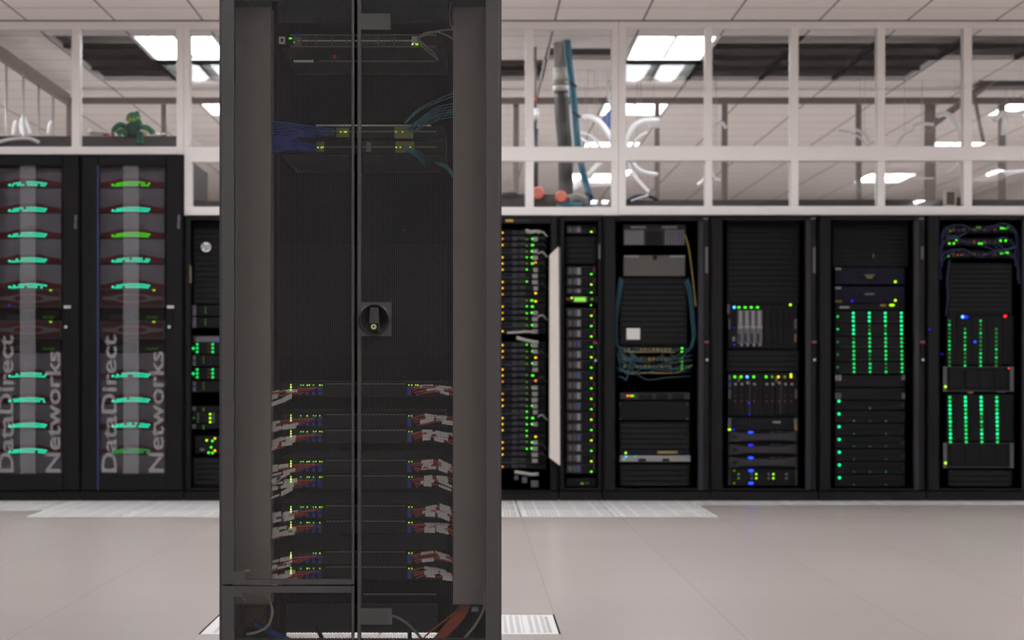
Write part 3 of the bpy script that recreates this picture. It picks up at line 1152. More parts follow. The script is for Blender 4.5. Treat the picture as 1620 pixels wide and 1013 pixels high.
# rack 3
g0, g1 = R3 + 23, R3 + 137
u = unit('power_unit', 'black and grey power unit at the top of the teal cabled rack', 'power unit', 986, 355, 1085, 388, M_GEAR)
plate(u, 'grey_module', 987.5, 364, 1018.5, 387.5, M_GREY)
plate(u, 'grey_module', 1052, 364, 1083, 387.5, M_GREY)
for k in range(6):
    plate(u, 'fin', 1055 + 4.6 * k, 366, 1056.6 + 4.6 * k, 386, M_GEAR, proud=.009)
plate(u, 'silver_strip', 998, 357.5, 1022, 361.5, M_LIGHTG)
plate(u, 'silver_strip', 1047, 357.5, 1071, 361.5, M_LIGHTG)
plate(u, 'centre_panel', 1022, 366, 1049, 387, M_DARK)
u = unit('power_unit', 'plain olive grey unit below the power unit in the teal cabled rack', 'power unit', 987, 404, 1084, 437, M_OLIVE)
plate(u, 'silver_strip', 987.5, 404.5, 1011, 407.5, M_LIGHTG)
plate(u, 'silver_strip', 1060, 404.5, 1083.5, 407.5, M_LIGHTG)
q = MB(); p = P(1036, 408, GFD); q.disc(p[0], p[2], GFD - .012, GFD, .016, n=16); q.build('latch', M_DARK, u)
louvers(t3, g0 + 4, 440, g1 - 4, 546)
plate(t3, 'square_label', 991, 519.5, 1012.5, 537.5, M_LABEL, D=GFD - .004)
for i, yy in enumerate((553, 568, 580)):
    u = unit('patch_switch', 'network switch under teal cables, %s of three in its rack' % ('topmost', 'middle', 'lowest')[i], 'network switch', g0, yy - 5, g1, yy + 6, M_DARK, group='switches under teal cables')
    for k in range(12):
        plate(u, 'port', 986 + 6.5 * k, yy - 2, 990.5 + 6.5 * k, yy + 3, M_YELC if (k + i) % 3 else M_GREY)
    led(u, 1079, yy - 1.5, GFD - .006, 'green' if i == 0 else 'olive', .009)
    led(u, 1079, yy + 4, GFD - .006, 'green', .009)
GT = 'teal patch cables in the right racks'
sides = {'left': [(983, 438), (979, 460), (974, 500), (975, 540), (982, 552)], 'right': [(1086, 440), (1092, 460), (1096, 500), (1098, 530), (1092, 552)]}
for s, pts in sides.items():
    for k in range(4):
        o = [(a + (k - 1.5) * 1.6 * (1 if s == 'left' else -1), b + k * 2) for a, b in pts]
        cable('patch_cable', [(a, b, GFD - .02 - .012 * (k % 2)) for a, b in o], .0048, M_TEALM if k % 2 else M_TEALD, 'teal cable running down the %s side of the olive unit\'s rack' % s, group='teal cables down the %s side' % s)
for k in range(26):
    xa = random.uniform(980, 1060)
    xb = random.choice((976, 1095)) + random.uniform(-3, 3)
    ya = random.choice((552, 567, 580)) + random.uniform(-3, 3)
    yb = random.uniform(546, 596)
    ym = max(ya, yb) + random.uniform(2, 10)
    cable('patch_cable', [(xa, ya, GFD - .01), ((xa * 2 + xb) / 3, ym, GFD - .05), ((xa + 2 * xb) / 3, (ym + yb) / 2, GFD - .055), (xb, yb, GFD - .03)], .0036,
          M_TEALM if k % 3 == 0 else M_TEALD, 'thin teal patch cable looping across the three switches', group='teal patch cables across the switches')
cable('patch_cable', [(990, 589), (1000, 591.5), (1025, 590), (1055, 590.5), (1075, 588), (1095, 578)], .0055, M_YELC, 'yellow cable sagging below the three switches with teal cables')
cable('patch_cable', [(986, 557), (1010, 557.5), (1050, 557), (1068, 558)], .004, M_YELC, 'straight yellow cable across the topmost switch with teal cables')
cable('patch_cable', [(984, 368), (1084, 372), (1090, 395), (1096, 440), (1101, 486)][1:], .005, M_YELC, 'long yellow cable hanging beside the plain olive grey unit')
u = unit('thin_server', 'thin grey unit with orange lights below the teal cables', 'server', g0 + 4, 621.5, g1 + 1, 632.5, M_GEAR)
for a, b in ((1011, 1032), (1038, 1057), (1063, 1082)):
    plate(u, 'vent_panel', a, 623, b, 631, M_DARK)
for xx, cc in ((993, 'orange'), (997.5, 'orange'), (1001, 'green')):
    led(u, xx, 626.5, GFD - .005, cc, .009, 1.1, .8)
u = unit('blank_unit', 'plain dark unit with small corner screws below the orange lights', 'server', g0 + 3, 635, g1 + 1, 665, M_LOUVER)
for xx, yy in ((981, 640), (1087, 640), (981, 663), (1087, 663)):
    led_p = P(xx, yy, GFD)
    q = MB(); q.disc(led_p[0], led_p[2], GFD - .006, GFD, .006, n=10); q.build('screw', M_GREY, u)
louvers(t3, g0 + 4, 668, g1, 710)
u = unit('patch_switch', 'thin black switch with two yellow marks just above the pale unit', 'network switch', g0 + 4, 711.5, g1, 719.5, M_NAVY)
plate(u, 'port_row', 1040, 714, 1072, 718, M_YELC)
led(u, 990, 717, GFD - .005, 'lime', .008)
u = unit('thin_server', 'pale grey thin unit near the foot of the teal cabled rack', 'server', g0 + 4, 721, g1 + 2, 731, M_LIGHTG)
plate(u, 'vent_panel', 1010, 726, 1022, 730, M_DARK)
plate(u, 'vent_panel', 1048, 726, 1059, 730, M_DARK)
led(u, 990.5, 723, GFD - .006, 'sky', .007, 1.2, .7)
led(u, 987, 727, GFD - .006, 'emerald', .008)
led(u, 1004.5, 722.5, GFD - .006, 'emerald', .007, 1.2, .7)
louvers(t3, g0 + 4, 735, g1, 768)

# rack 4
h0, h1 = R4 + 27, R4 + 140
louvers(t4, h0, 350, h1, 481)
u = unit('blade_chassis', 'blade chassis with four pale modules and green lights, upper in its rack', 'blade chassis', h0 + 1, 482, h1 - 2, 552, M_DARK)
for k in range(4):
    x = 1167 + 10 * k
    plate(u, 'blade_module', x, 491, x + 9, 544, M_GREY, proud=.014)
    plate(u, 'blade_handle', x + 2.5, 492, x + 6.5, 514, M_LIGHTG, proud=.02)
    plate(u, 'blade_label', x + .5, 515, x + 8.5, 520, M_LIGHTG, proud=.018)
    plate(u, 'blade_vent', x + 1.5, 528, x + 4, 541, M_DARK, proud=.018)
    led(u, 1169 + 9.8 * k, 486.5, GFD - .004, 'green', .010, 1.2, .8)
    q = MB(); p = P(1173 + 9.7 * k, 546, GFD); q.disc(p[0], p[2], GFD - .02, GFD, .009, n=12); q.build('blade_knob', M_LIGHTG, u)
for k in range(4):
    plate(u, 'empty_slot', 1210 + 10 * k, 488, 1219 + 10 * k, 545, M_LOUVER)
led(u, 1161.5, 486.5, GFD - .005, 'sky', .0105)
led(u, 1250.5, 482.5, GFD - .005, 'lime', .010)
plate(u, 'rack_ear', 1150.5, 482, 1154.5, 496, M_GREY)
plate(u, 'ear_label', 1152.5, 505, 1155.5, 521, M_GREY)
plate(u, 'ear_label', 1257, 505, 1260.5, 521, M_GREY)
plate(u, 'yellow_mark', 1257, 529, 1260.5, 541.5, mat('dim_yellow', (110, 90, 14), .6))
plate(u, 'ear_knob', 1159, 533, 1162.5, 540, M_LIGHTG)
led(u, 1162, 519, GFD - .004, 'deep', .005)
led(u, 1162, 546, GFD - .004, 'deep', .007)
louvers(t4, h0, 554, h1, 588)
u = unit('blade_chassis', 'blade chassis with rows of coloured lights on top, lower in its rack', 'blade chassis', h0 + 1, 590, h1 - 1, 659, M_DARK)
for k, (xx, cc) in enumerate(((1162.5, 'green'), (1172.5, 'green'), (1182, 'sky'), (1192.5, 'green'), (1212, 'green'), (1221.5, 'olive'), (1231.5, 'yellow'), (1241.5, 'olive'), (1251.5, 'yellow'))):
    led(u, xx, 596.5, GFD - .005, cc, .010)
    plate(u, 'blade_module', xx - 4.4, 603, xx + 4.4, 655, M_LOUVER, proud=.01)
    q = MB(); p = P(xx + .8, 608 - (2 if cc in ('sky', 'yellow') and k < 8 else 0), GFD); q.disc(p[0], p[2], GFD - .018, GFD, .0095, n=12); q.build('blade_knob', M_LIGHTG, u)
    led(u, xx + .5, 635, GFD - .012, 'rust', .007)
    if k not in (2, 6):
        led(u, xx + .5, 626, GFD - .012, 'rust', .004)
led(u, 1251.3, 592.8, GFD - .005, 'lime', .009)
plate(u, 'yellow_mark', 1167.5, 596, 1170.5, 604, mat('dim_yellow', (110, 90, 14), .6), proud=.012)
plate(u, 'yellow_mark', 1227, 596, 1230, 604, mat('dim_yellow', (110, 90, 14), .6), proud=.012)
plate(u, 'divider_strip', 1185, 604, 1187.5, 656, M_GEAR, proud=.013)
plate(u, 'divider_strip', 1234, 604, 1236.5, 656, M_GEAR, proud=.013)
for yy, b_ in ((594, 602), (616, 631)):
    plate(u, 'ear_label', 1152.5, yy, 1156, b_, M_GREY)
    plate(u, 'ear_label', 1258, yy + (0 if yy > 600 else 8), 1261, b_, M_GREY)
plate(u, 'ear_label', 1152.5, 605, 1156, 613, mat('ear_blue', (40, 60, 110), .5))
led(u, 1185, 638, GFD - .015, 'deep', .008)
led(u, 1185, 656, GFD - .015, 'deep', .006)
u = unit('thin_server', 'dark server with pale strip and lime light above the blue lit ones', 'server', h0 + 1, 661, h1 - 1, 681, M_DARK)
plate(u, 'label_strip', 1222.5, 666.5, 1235, 670, M_LIGHTG)
for k in range(8):
    plate(u, 'vent_slot', 1168 + 6 * k, 664, 1169.5 + 6 * k, 672, M_GEAR)
plate(u, 'rack_ear', 1151.5, 662, 1156.5, 678, M_GREY)
plate(u, 'rack_ear', 1256.5, 662, 1261.5, 672, M_GREY)
plate(u, 'yellow_mark', 1257, 672, 1261.5, 682, mat('dim_yellow', (110, 90, 14), .6))
led(u, 1154, 680, GFD - .007, 'lime', .010, 1.3, .8)
led(u, 1160.5, 680, GFD - .004, 'deep', .008)
for i in range(3):
    cy = 691.5 + 20.2 * i
    u = unit('bow_server', 'server with grey bow shaped front and blue light, %s of three' % ('topmost', 'middle', 'lowest')[i], 'server', h0 + 1, cy - 9.5, h1 - 1, cy + 9.5, M_DARK, group='blue lit servers with bow shaped fronts')
    q = MB()
    q.pxprism([(1156, cy - 9), (1163, cy - 7.5), (1174, cy - 5), (1240, cy - 5), (1250, cy - 7.5), (1258, cy - 9), (1258, cy + 6), (1250, cy + 6.5), (1240, cy + 5), (1176, cy + 5), (1165, cy + 8), (1156, cy + 7)], GFD - .02, .021)
    q.build('bow_front', M_GEAR, u)
    q = MB(); p = P(1161.5, cy, GFD); q.prism([(p[0] + .018 * math.cos(a * math.pi / 8), p[2] + .012 * math.sin(a * math.pi / 8)) for a in range(16)], GFD - .024, GFD); q.build('finger_hole', M_DARK, u)
    led(u, 1187.5, cy - 7.2, GFD - .022, 'blue' if i != 1 else 'deep', .013, 1.7, .75)
    plate(u, 'latch_arm', 1219, cy - 9, 1226, cy - 5.5, M_GEAR, proud=.023)
    plate(u, 'latch_arm', 1230, cy - 9, 1237, cy - 5.5, M_GEAR, proud=.023)
    plate(u, 'rack_ear', 1152, cy - 9, 1156, cy + 9, M_GEAR)
    plate(u, 'rack_ear', 1258, cy - 9, 1261.5, cy + 9, M_GEAR)
u = unit('drive_server', 'server with two blue and six olive lights at the foot of its rack', 'server', h0 + 1, 742, h1 - 1, 769, M_DARK)
for yy in (745, 765):
    led(u, 1188, yy, GFD - .006, 'blue', .014, 1.6, .75)
    led(u, 1161.5, yy, GFD - .005, 'olive', .007)
for yy in (750.5, 757):
    for xx in (1168.5, 1196.5, 1223.5):
        led(u, xx, yy, GFD - .005, 'olive' if xx < 1190 else 'lime', .0075)
    for xx in (1189, 1216, 1244):
        led_p = P(xx, yy, GFD)
        q = MB(); q.disc(led_p[0], led_p[2], GFD - .008, GFD, .009, n=12); q.build('drive_button', M_GREY, u)
plate(u, 'rack_ear', 1152, 742, 1156, 768, M_GEAR)
plate(u, 'rack_ear', 1258, 742, 1261.5, 768, M_GEAR)

# rack 5
k0, k1 = R5 + 26, R5 + 137
louvers(t5, k0 - 3, 350, k1 + 5, 422, 7)
plate(t5, 'small_tag', 1380.5, 401, 1383.5, 408.5, M_GREY, D=GFD - .004)
for i, (ty, by) in enumerate(((423, 450), (453, 479.5))):
    u = unit('storage_array', 'navy storage array with oval badge, %s of the pair' % ('upper' if i == 0 else 'lower'), 'storage array', k0, ty, k1, by, M_NAVY, group='navy storage arrays')
    p = P(1376, (ty + by) / 2, GFD)
    q = MB(); q.prism([(p[0] + .065 * math.cos(a * math.pi / 12), p[2] + .022 * math.sin(a * math.pi / 12)) for a in range(24)], GFD - .012, GFD); q.build('oval_badge', M_DARK, u)
    plate(u, 'badge_strip', 1368, (ty + by) / 2 - 2.2, 1384, (ty + by) / 2 + .6, M_GREY, proud=.015)
    if i == 0:
        plate(u, 'yellow_strip', 1371, 437.5, 1380.5, 440.5, mat('dim_yellow', (110, 90, 14), .6), proud=.016)
    plate(u, 'corner_label', 1321.5, ty + 1, 1331, ty + 4.5, M_LIGHTG)
    led(u, 1416.5, by - 4, GFD - .004, 'lime', .010)
    if i == 1:
        led(u, 1348, 476.5, GFD - .004, 'deep', .010)
        plate(u, 'yellow_strip', 1321.5, 475.5, 1332, 478.5, mat('dim_yellow', (110, 90, 14), .6))
u = unit('thin_server', 'thin dark unit with lime bar under the navy storage arrays', 'server', k0, 480.5, k1, 491, M_DARK)
plate(u, 'label_strip', 1328.5, 484.5, 1343.5, 488, M_LIGHTG)
plate(u, 'yellow_strip', 1392.5, 481.5, 1402, 485, mat('dim_yellow', (110, 90, 14), .6))
led(u, 1411, 483, GFD - .005, 'lime', .010, 2.2, .9)
for i in range(5):
    ty = 492 + 20.1 * i
    u = unit('disk_shelf', 'disk shelf with four columns of green dots, %s of five' % nth_top(i, 5), 'disk shelf', k0, ty, k1, ty + 19, M_DARK, group='disk shelves with green dots')
    for c in range(4):
        for r_ in range(3):
            br = 'teal' if i < 1 or (i == 1 and c % 3 == 0) else ('emerald' if random.random() < .72 else 'dim')
            led(u, 1350 + 25.3 * c + (.3 * i), ty + 3.6 + 6.3 * r_, GFD - .004, br, .0105 if br != 'dim' else .009)
    led(u, 1325.3, ty + 9, GFD - .004, 'emerald' if i in (0, 1) else 'dim', .009)
    plate(u, 'drive_row', 1329, ty + 17, 1425, ty + 18.4, M_GEAR)
for i in range(2):
    ty = 593.5 + 20.5 * i
    u = unit('blank_unit', 'plain black unit with grey latches between green lit shelves, %s' % ('upper' if i == 0 else 'lower'), 'server', k0, ty, k1, ty + 19, M_DARK, group='plain units between the disk shelves')
    for a, b_ in ((1321.5, 1325.5), (1326.5, 1331)):
        plate(u, 'latch', a, ty + (0 if i == 0 else 8), b_, ty + (9 if i == 0 else 17), M_LIGHTG if i == 0 else M_GREY)
    plate(u, 'latch', 1427, ty + (0 if i == 0 else 8), 1432, ty + (8 if i == 0 else 17), M_GREY)
for i in range(7):
    cy = 635 + 20.2 * i
    u = unit('disk_shelf', 'dark disk shelf with one bright teal light, %s of seven' % nth_top(i, 7), 'disk shelf', k0, cy - 1 if i == 0 else cy - 5, k1, cy + 14, M_DARK, group='disk shelves with one teal light')
    led(u, 1327.2 + .15 * i, cy, GFD - .004, 'teal', .0115)
    for c in range(3):
        if random.random() < .85:
            led(u, 1351 + 25.3 * c, cy + 11, GFD - .004, random.choice(('dim', 'faint', 'faint')), .007)
    plate(u, 'bezel_strip', 1340, cy + 1, 1424, cy + 5, M_LOUVER)
    plate(u, 'corner_clip', 1426.5, cy + 4, 1431, cy + 8, M_GEAR)

# rack 6
m0, m1 = R6 + 25, R6 + 138
for i, yy in enumerate((363, 383, 402.5)):
    u = unit('network_switch', 'switch with green lights among dark blue cables, %s of three' % ('topmost', 'middle', 'lowest')[i], 'network switch', m0, yy - 6, m1, yy + 6, M_DARK, group='switches among dark blue cables')
    for k in range(11):
        plate(u, 'port', 1498 + 8.2 * k, yy - 2, 1503 + 8.2 * k, yy + 3, mat('port_brown', (86, 66, 56), .6) if k % 2 else M_GEAR)
    for xx in ((1584, 1587.5, 1591, 1594) if i != 1 else (1583, 1591)):
        led(u, xx, yy - 2, GFD - .007, 'green', .0085)
    for xx in ((1500, 1503.5, 1546, 1550) if i == 0 else (1502, 1509, 1513, 1549, 1553) if i == 1 else (1499, 1500)):
        led(u, xx, yy + random.choice((-3, 2.5)), GFD - .007, 'olive' if i == 0 else 'green', .0075)
    for xx in (1515, 1521, 1526, 1540, 1560):
        led(u, xx, yy + 1, GFD - .007, 'rust' if i != 2 else 'orange', .006 if i != 2 else .004)
GN = 'dark blue cables around the switches'
for k in range(16):
    left = k % 2 == 0
    xe = (1490 + random.uniform(-2, 4)) if left else (1608 + random.uniform(-4, 4))
    xi = random.uniform(1500, 1550) if left else random.uniform(1540, 1590)
    ya = random.choice((363, 383, 402)) + random.uniform(3, 6)
    ym = ya - random.uniform(8, 14) if k % 3 else ya + 9
    cable('patch_cable', [(xi, ya, GFD - .012), ((xi + xe) / 2, ym, GFD - .05), (xe, ya + random.uniform(0, 9), GFD - .04), (xe + (-1 if left else 2), ya + 35, GFD - .025)], .0055, M_NAVYC,
          'dark blue cable curving out of a switch to the %s side' % ('left' if left else 'right'), group='dark blue cables to the %s side' % ('left' if left else 'right'))
cable('patch_cable', [(1502, 412), (1498, 440), (1499, 470), (1496, 500)], .006, M_NAVYC, 'dark blue cable hanging down the left side below the three switches')
cable('patch_cable', [(1604, 405), (1611, 420), (1613, 450)], .010, M_NAVYC, 'thick dark blue cable bending down the right side below the switches')
louvers(t6, 1500, 417, m1 - 3, 498, 7.5)
u = unit('disk_chassis', 'disk chassis with bright blue and red lights over dim green dots', 'disk chassis', 1497, 499, m1, 578, M_DARK)
led(u, 1523, 501.5, GFD - .006, 'sky', .012)
led(u, 1528, 502, GFD - .006, 'deep', .013, 1.6, 1)
led(u, 1590.3, 500.5, GFD - .006, 'red', .0115)
led(u, 1542.5, 541, GFD - .006, 'blue', .009)
for c in range(4):
    for r_ in range(12 if c % 2 == 0 else 10):
        led(u, 1502 + 24.7 * c, 508 + 6.45 * (r_ + (0 if c % 2 == 0 else 2)), GFD - .004, 'dim' if random.random() < .8 else 'emerald', .0095)
    plate(u, 'drive_column', 1513 + 24.5 * c, 500, 1522 + 24.5 * c, 577, M_LOUVER)
u = unit('dark_server', 'dark server with grey ears between the two dotted chassis', 'server', 1492, 580, 1604, 620, M_LOUVER, group='dark servers with grey ears')
u2 = unit('dark_server', 'dark server with grey ears at the foot, below the bright dotted chassis', 'server', 1492, 701, 1604, 741, M_LOUVER, group='dark servers with grey ears')
for uu, ty in ((u, 580), (u2, 701)):
    plate(uu, 'rack_ear', 1492, ty, 1498, ty + 40, M_GREY)
    plate(uu, 'rack_ear', 1598, ty, 1604, ty + 40, M_GREY)
    plate(uu, 'top_edge', 1498, ty, 1598, ty + 2.2, M_GEAR)
    plate(uu, 'bottom_edge', 1498, ty + 37.5, 1598, ty + 40, M_GEAR)
    for k in range(4):
        plate(uu, 'drive_bay', 1503 + 24 * k, ty + 6, 1523 + 24 * k, ty + 34, M_DARK)
    led(uu, 1495.8, ty + 32, GFD - .008, 'lime', .0105)
led(u, 1596, 583, GFD - .008, 'red', .006)
plate(u, 'white_strip', 1577, 618.5, 1592, 621, M_GREY)
plate(u, 'yellow_strip', 1531, 620, 1540, 622.3, mat('dim_yellow', (110, 90, 14), .6))
u = unit('disk_chassis', 'disk chassis with four bright columns of green dots near the foot', 'disk chassis', 1497, 624, m1, 699, M_DARK)
for c in range(4):
    for r_ in range(12):
        led(u, 1502.5 + 24.8 * c + .12 * r_, 629 + 6.42 * r_, GFD - .004, 'dim' if (c, r_) in ((2, 5), (2, 7)) else 'teal' if random.random() < .45 else 'emerald', .0115)
    plate(u, 'drive_column', 1513 + 24.5 * c, 626, 1522 + 24.5 * c, 698, M_LOUVER)
led(t6, 1470.5, 521.5, RD - .003, 'deep', .007, 1.8, .5)
led(t6, 1490, 560.5, RD - .003, 'deep', .007, 1.8, .5)
louvers(t6, 1500, 744, m1 - 3, 768)

# ---------------------------------------------------------------- things behind the glass
# troughs on top of the racks
def trough(name, a, c, ytop, ybot, D, label, dep=.3):
    p, q = P(a, ytop, D), P(c, ybot, D)
    z = MB()
    z.box(p[0], q[0], D, D + .012, q[2], p[2])
    z.box(p[0], q[0], D + dep - .012, D + dep, q[2], p[2] - .03)
    z.box(p[0], q[0], D + .012, D + dep - .012, q[2], q[2] + .012)
    z.box(p[0], p[0] + .01, D + .012, D + dep - .012, q[2] + .012, p[2] - .03)
    z.box(q[0] - .01, q[0], D + .012, D + dep - .012, q[2] + .012, p[2] - .03)
    return tag(z.build(name, M_TROUGH), label, 'cable trough')


TD = 15.55
zt_l = P(0, 245, RD)[2] + .003
zt_r = P(0, 341, RD)[2] + .006


def yz(z, D):
    return Y0 - (z - CAMZ) * F / D


trough('cable_trough', -50, 288, 215.5, yz(zt_l, TD), TD, 'dark grey cable trough on top of the tall storage racks')
trough('cable_trough', 296, 458, 318, yz(zt_r, TD), TD, 'dark grey cable trough on top of the badged rack')
trough('cable_trough', 720, 880, 307.5, yz(zt_r, TD), TD, 'dark grey cable trough on top of the cabled rack, taller than the others')
trough('cable_trough', 946, 1250, 316.5, yz(zt_r, TD), TD, 'dark grey cable trough above the teal cabled rack')
trough('cable_trough', 1252, 1640, 316, yz(zt_r, TD), TD, 'dark grey cable trough above the two rightmost racks')
z = MB()
z.tube([P(a, b, 15.5) for a, b in ((-12, 228), (10, 222), (35, 219), (50, 220.5), (62, 226))], .013)
tag(z.build('white_cable', M_HOSE), 'white cable arched in front of the trough at far left', 'cable')

# plush toy on the left trough
ctr = P(208, 205, 15.5)
t = thing('plush_toy', 'green plush toy creature sitting on the trough over the tall racks', 'plush toy', P(208, 215.5, 15.5))
s = 15.5 / F
z = MB(); z.ball(ctr[0] + 0 * s, 15.52, ctr[2] + 0 * s, 13 * s, .055, 12 * s); z.build('body', M_PLUSHD, t)
z = MB(); z.ball(*P(211.5, 186, 15.52), 11.5 * s, .05, 9 * s); z.ball(*P(217, 178.5, 15.53), 4 * s, .02, 3 * s); z.ball(*P(219, 196, 15.53), 6 * s, .03, 8 * s); z.build('head', M_PLUSH, t)
z = MB(); z.ball(*P(207, 189.5, 15.485), 8.5 * s, .022, 3.4 * s); z.ball(*P(217.5, 187, 15.49), 5 * s, .022, 2.2 * s); z.build('muzzle', M_PLUSHY, t)
for xx in (202.5, 208.5):
    z = MB(); z.ball(*P(xx, 185.5, 15.477), 2.2 * s, .012, 3.2 * s); e_ = z.build('eye', M_PLUSHD, t)
    z = MB(); z.ball(*P(xx + 2.4, 185, 15.474), 1.1 * s, .008, 3 * s); z.build('eyelid', M_PLUSHY, t)
z = MB(); z.tube([P(198, 200, 15.51), P(190, 197.5, 15.5), P(182, 203, 15.49), P(180, 208, 15.49)], 4.6 * s, 12, 5); z.build('arm', M_PLUSH, t)
z = MB(); z.tube([P(222, 201, 15.51), P(232, 202, 15.5), P(240, 208, 15.49), P(242, 212, 15.49)], 4.4 * s, 12, 5); z.build('arm', M_PLUSH, t)
z = MB(); z.tube([P(202, 212, 15.5), P(193, 208, 15.49), P(186, 213, 15.488)], 5 * s, 12, 5); z.build('leg', M_PLUSH, t)
z = MB(); z.tube([P(221, 210, 15.5), P(223, 218, 15.487), P(222, 224, 15.486)], 5 * s, 12, 5); z.ball(*P(220, 226.5, 15.484), 8 * s, .03, 3.8 * s); z.build('leg', M_PLUSH, t)
z = MB(); z.ball(*P(230, 209, 15.515), 4.5 * s, .02, 6 * s); z.build('tail', M_PLUSHC, t)
z = MB(); z.ball(*P(194.3, 205.3, 15.482), 2 * s, .008, 1.6 * s); z.build('patch', M_CORAL, t, label='small coral patch')
t = thing('rolled_paper', 'white rolled sheet with red end lying left of the plush toy', 'paper roll', P(158, 214, 15.65))
z = MB(); z.tube([P(140, 209.5, 15.65), P(166, 211, 15.65)], .018, 12, 1); z.build('paper', M_LABEL, t)
z = MB(); z.tube([P(164, 212.5, 15.62), P(173, 213, 15.62)], .010, 10, 1); z.build('red_wrap', M_REDP, t)
z = MB(); z.ball(*P(141, 208.5, 15.63), .014, .014, .02); z.build('end_cap', M_HOSE, t)
z = MB(); z.px(175.5, 207, 180.5, 214.5, 15.6, .03, .004)
tag(z.build('red_box', mat('brick_red', (136, 58, 54), .6)), 'small dull red box touching the plush toy\'s left arm', 'box')
z = MB(); z.ball(*P(249, 213.5, 15.6), 6 * s, .02, 1.8 * s); z.tube([P(253, 213, 15.6), P(261, 211.5, 15.6)], 1.5 * s)
tag(z.build('white_cloth', M_HOSE), 'small crumpled white rag right of the plush toy', 'rag')
z = MB(); z.px(304, 223, 311, 231.6, 15.315, .03, .006); z.ball(*P(312, 229, 15.335), .03, .012, .012)
tag(z.build('dark_bracket', M_JOIST), 'small grey bracket on the sill just left of the centre cabinet', 'bracket')

# steel frame hung under the far ceiling
HF = 18.9
ZB0, ZB1 = P(0, 164, HF)[2], P(0, 154.5, HF)[2]


def beam(a, c, lab, y0=HF):
    z = MB()
    z.box(P(a, 0, HF)[0], P(c, 0, HF)[0], y0, y0 + .05, ZB0, ZB1)
    z.box(P(a, 0, HF)[0], P(c, 0, HF)[0], y0 - .015, y0, ZB1 - .012, ZB1)
    return tag(z.build('strut_beam', M_STEEL), lab, 'steel beam')


beam(106, 700, 'long grey steel beam under the ceiling beyond the glass, left half')
beam(704, 1760, 'long grey steel beam under the ceiling beyond the glass, right half')
z = MB()
z.box(P(104, 0, HF)[0], P(112, 0, HF)[0], 15.6, HF - .02, ZB0 - .01, ZB1 + .03)
tag(z.build('strut_beam', M_STEEL), 'grey steel beam running away from the glass at far left', 'steel beam')
zfl = P(0, 327, 18.9)[2] - .6
for i, (a, c, D, lab) in enumerate(((105, 113, HF + .06, 'steel post at the corner of the angled beam'), (255, 263, HF + .06, 'steel post behind the plush toy, on its right'),
                                    (812, 821, HF + .06, 'steel post just right of the centre cabinet'), (1036, 1043.5, HF + .06, 'steel post behind the white roll and hoses'),
                                    (1142, 1151, HF + .06, 'steel post behind the second pane of the right window'), (1355, 1363, HF + .06, 'steel post behind the fourth pane of the right window'),
                                    (1464, 1480, HF + .06, 'wide steel post near the small thermostat'), (1581, 1591, HF + .06, 'steel post nearest the right edge'))):
    z = MB()
    z.box(P(a, 0, D)[0], P(c, 0, D)[0], D, D + .05, 0.0, ZB1 - .01)
    tag(z.build('strut_post', M_STEEL), lab, 'steel post', 'steel posts beyond the glass')
# rods under the angled beam
for i, (px_, D) in enumerate(((10, 16.3), (37, 16.9), (61, 17.6), (84, 18.2))):
    xx = P(108, 0, HF)[0]
    z = MB()
    X_ = P(px_, 0, D)[0]
    z.tube([(X_, D, ZB0 - .01), (X_, D, 1.9)], .009, 8, 1)
    tag(z.build('hanging_rod', M_SILV), 'thin silver rod hanging under the angled beam, %s from the left' % NTH[i], 'rod', 'rods under the angled beam')
for i, (pts, r) in enumerate((([(21, 213), (24, 196), (27, 193)], .018), ([(36, 213), (33, 198), (37, 186), (41, 190), (44, 198), (49, 212)], .016), ([(76, 212), (78, 200), (82, 191)], .015))):
    z = MB(); z.tube([P(a, b, 17.3) for a, b in pts], r)
    tag(z.build('hose', M_HOSE), 'glossy white hose end standing among the thin rods, %s from the left' % NTH[i], 'hose', 'hose ends among the rods')

# tall duct pipe, cyan cable bundle, slim pole
t = thing('duct_pipe', 'tall duct pipe, pale above and black below, beside the cyan cables', 'pipe', P(886, 300, 16.3))
z = MB(); z.tube([P(888, 50, 16.3), P(888, 108, 16.3)], .055, 20, 1); z.build('upper_pipe', mat('pipe_grey', (150, 146, 140), .5), t)
z = MB(); z.tube([P(887.5, 108, 16.3), P(887.5, 128, 16.3)], .06, 20, 1); z.tube([P(887, 136, 16.3), P(887, 145, 16.3)], .062, 20, 1); z.build('pipe_sleeve', mat('pipe_pale', (200, 198, 190), .5), t)
z = MB(); z.tube([P(887, 128, 16.3), P(887, 136, 16.3)], .057, 20, 1); z.build('pipe_ring', M_STEEL, t)
z = MB(); z.tube([P(888, 145, 16.3), P(890, 190, 16.3), P(894, 240, 16.3), P(896, 335, 16.3)], .054, 20, 4); z.build('lower_hose', mat('hose_black', (24, 22, 26), .55), t)
t = thing('slim_pole', 'slim pole with pale sleeve left of the tall duct pipe', 'pole', P(847, 306, 16.5))
z = MB(); z.tube([P(846.5, 58, 16.5), P(846.5, 204, 16.5)], .012, 10, 1); z.build('rod', M_STEEL, t)
z = MB(); z.tube([P(847, 172, 16.5), P(847, 192, 16.5)], .026, 12, 1); z.build('sleeve', M_HOSE, t)
z = MB(); z.tube([P(847, 204, 16.5), P(847, 335, 16.5)], .021, 12, 1); z.build('foot_hose', MATS['hose_black'], t)
z = MB(); z.ball(*P(846.5, 159, 16.48), .014, .014, .018); z.build('red_clip', M_REDP, t)
bp = [(896, 50), (900, 90), (905, 130), (910, 180), (914, 228), (920, 262), (929, 297), (940, 330)]
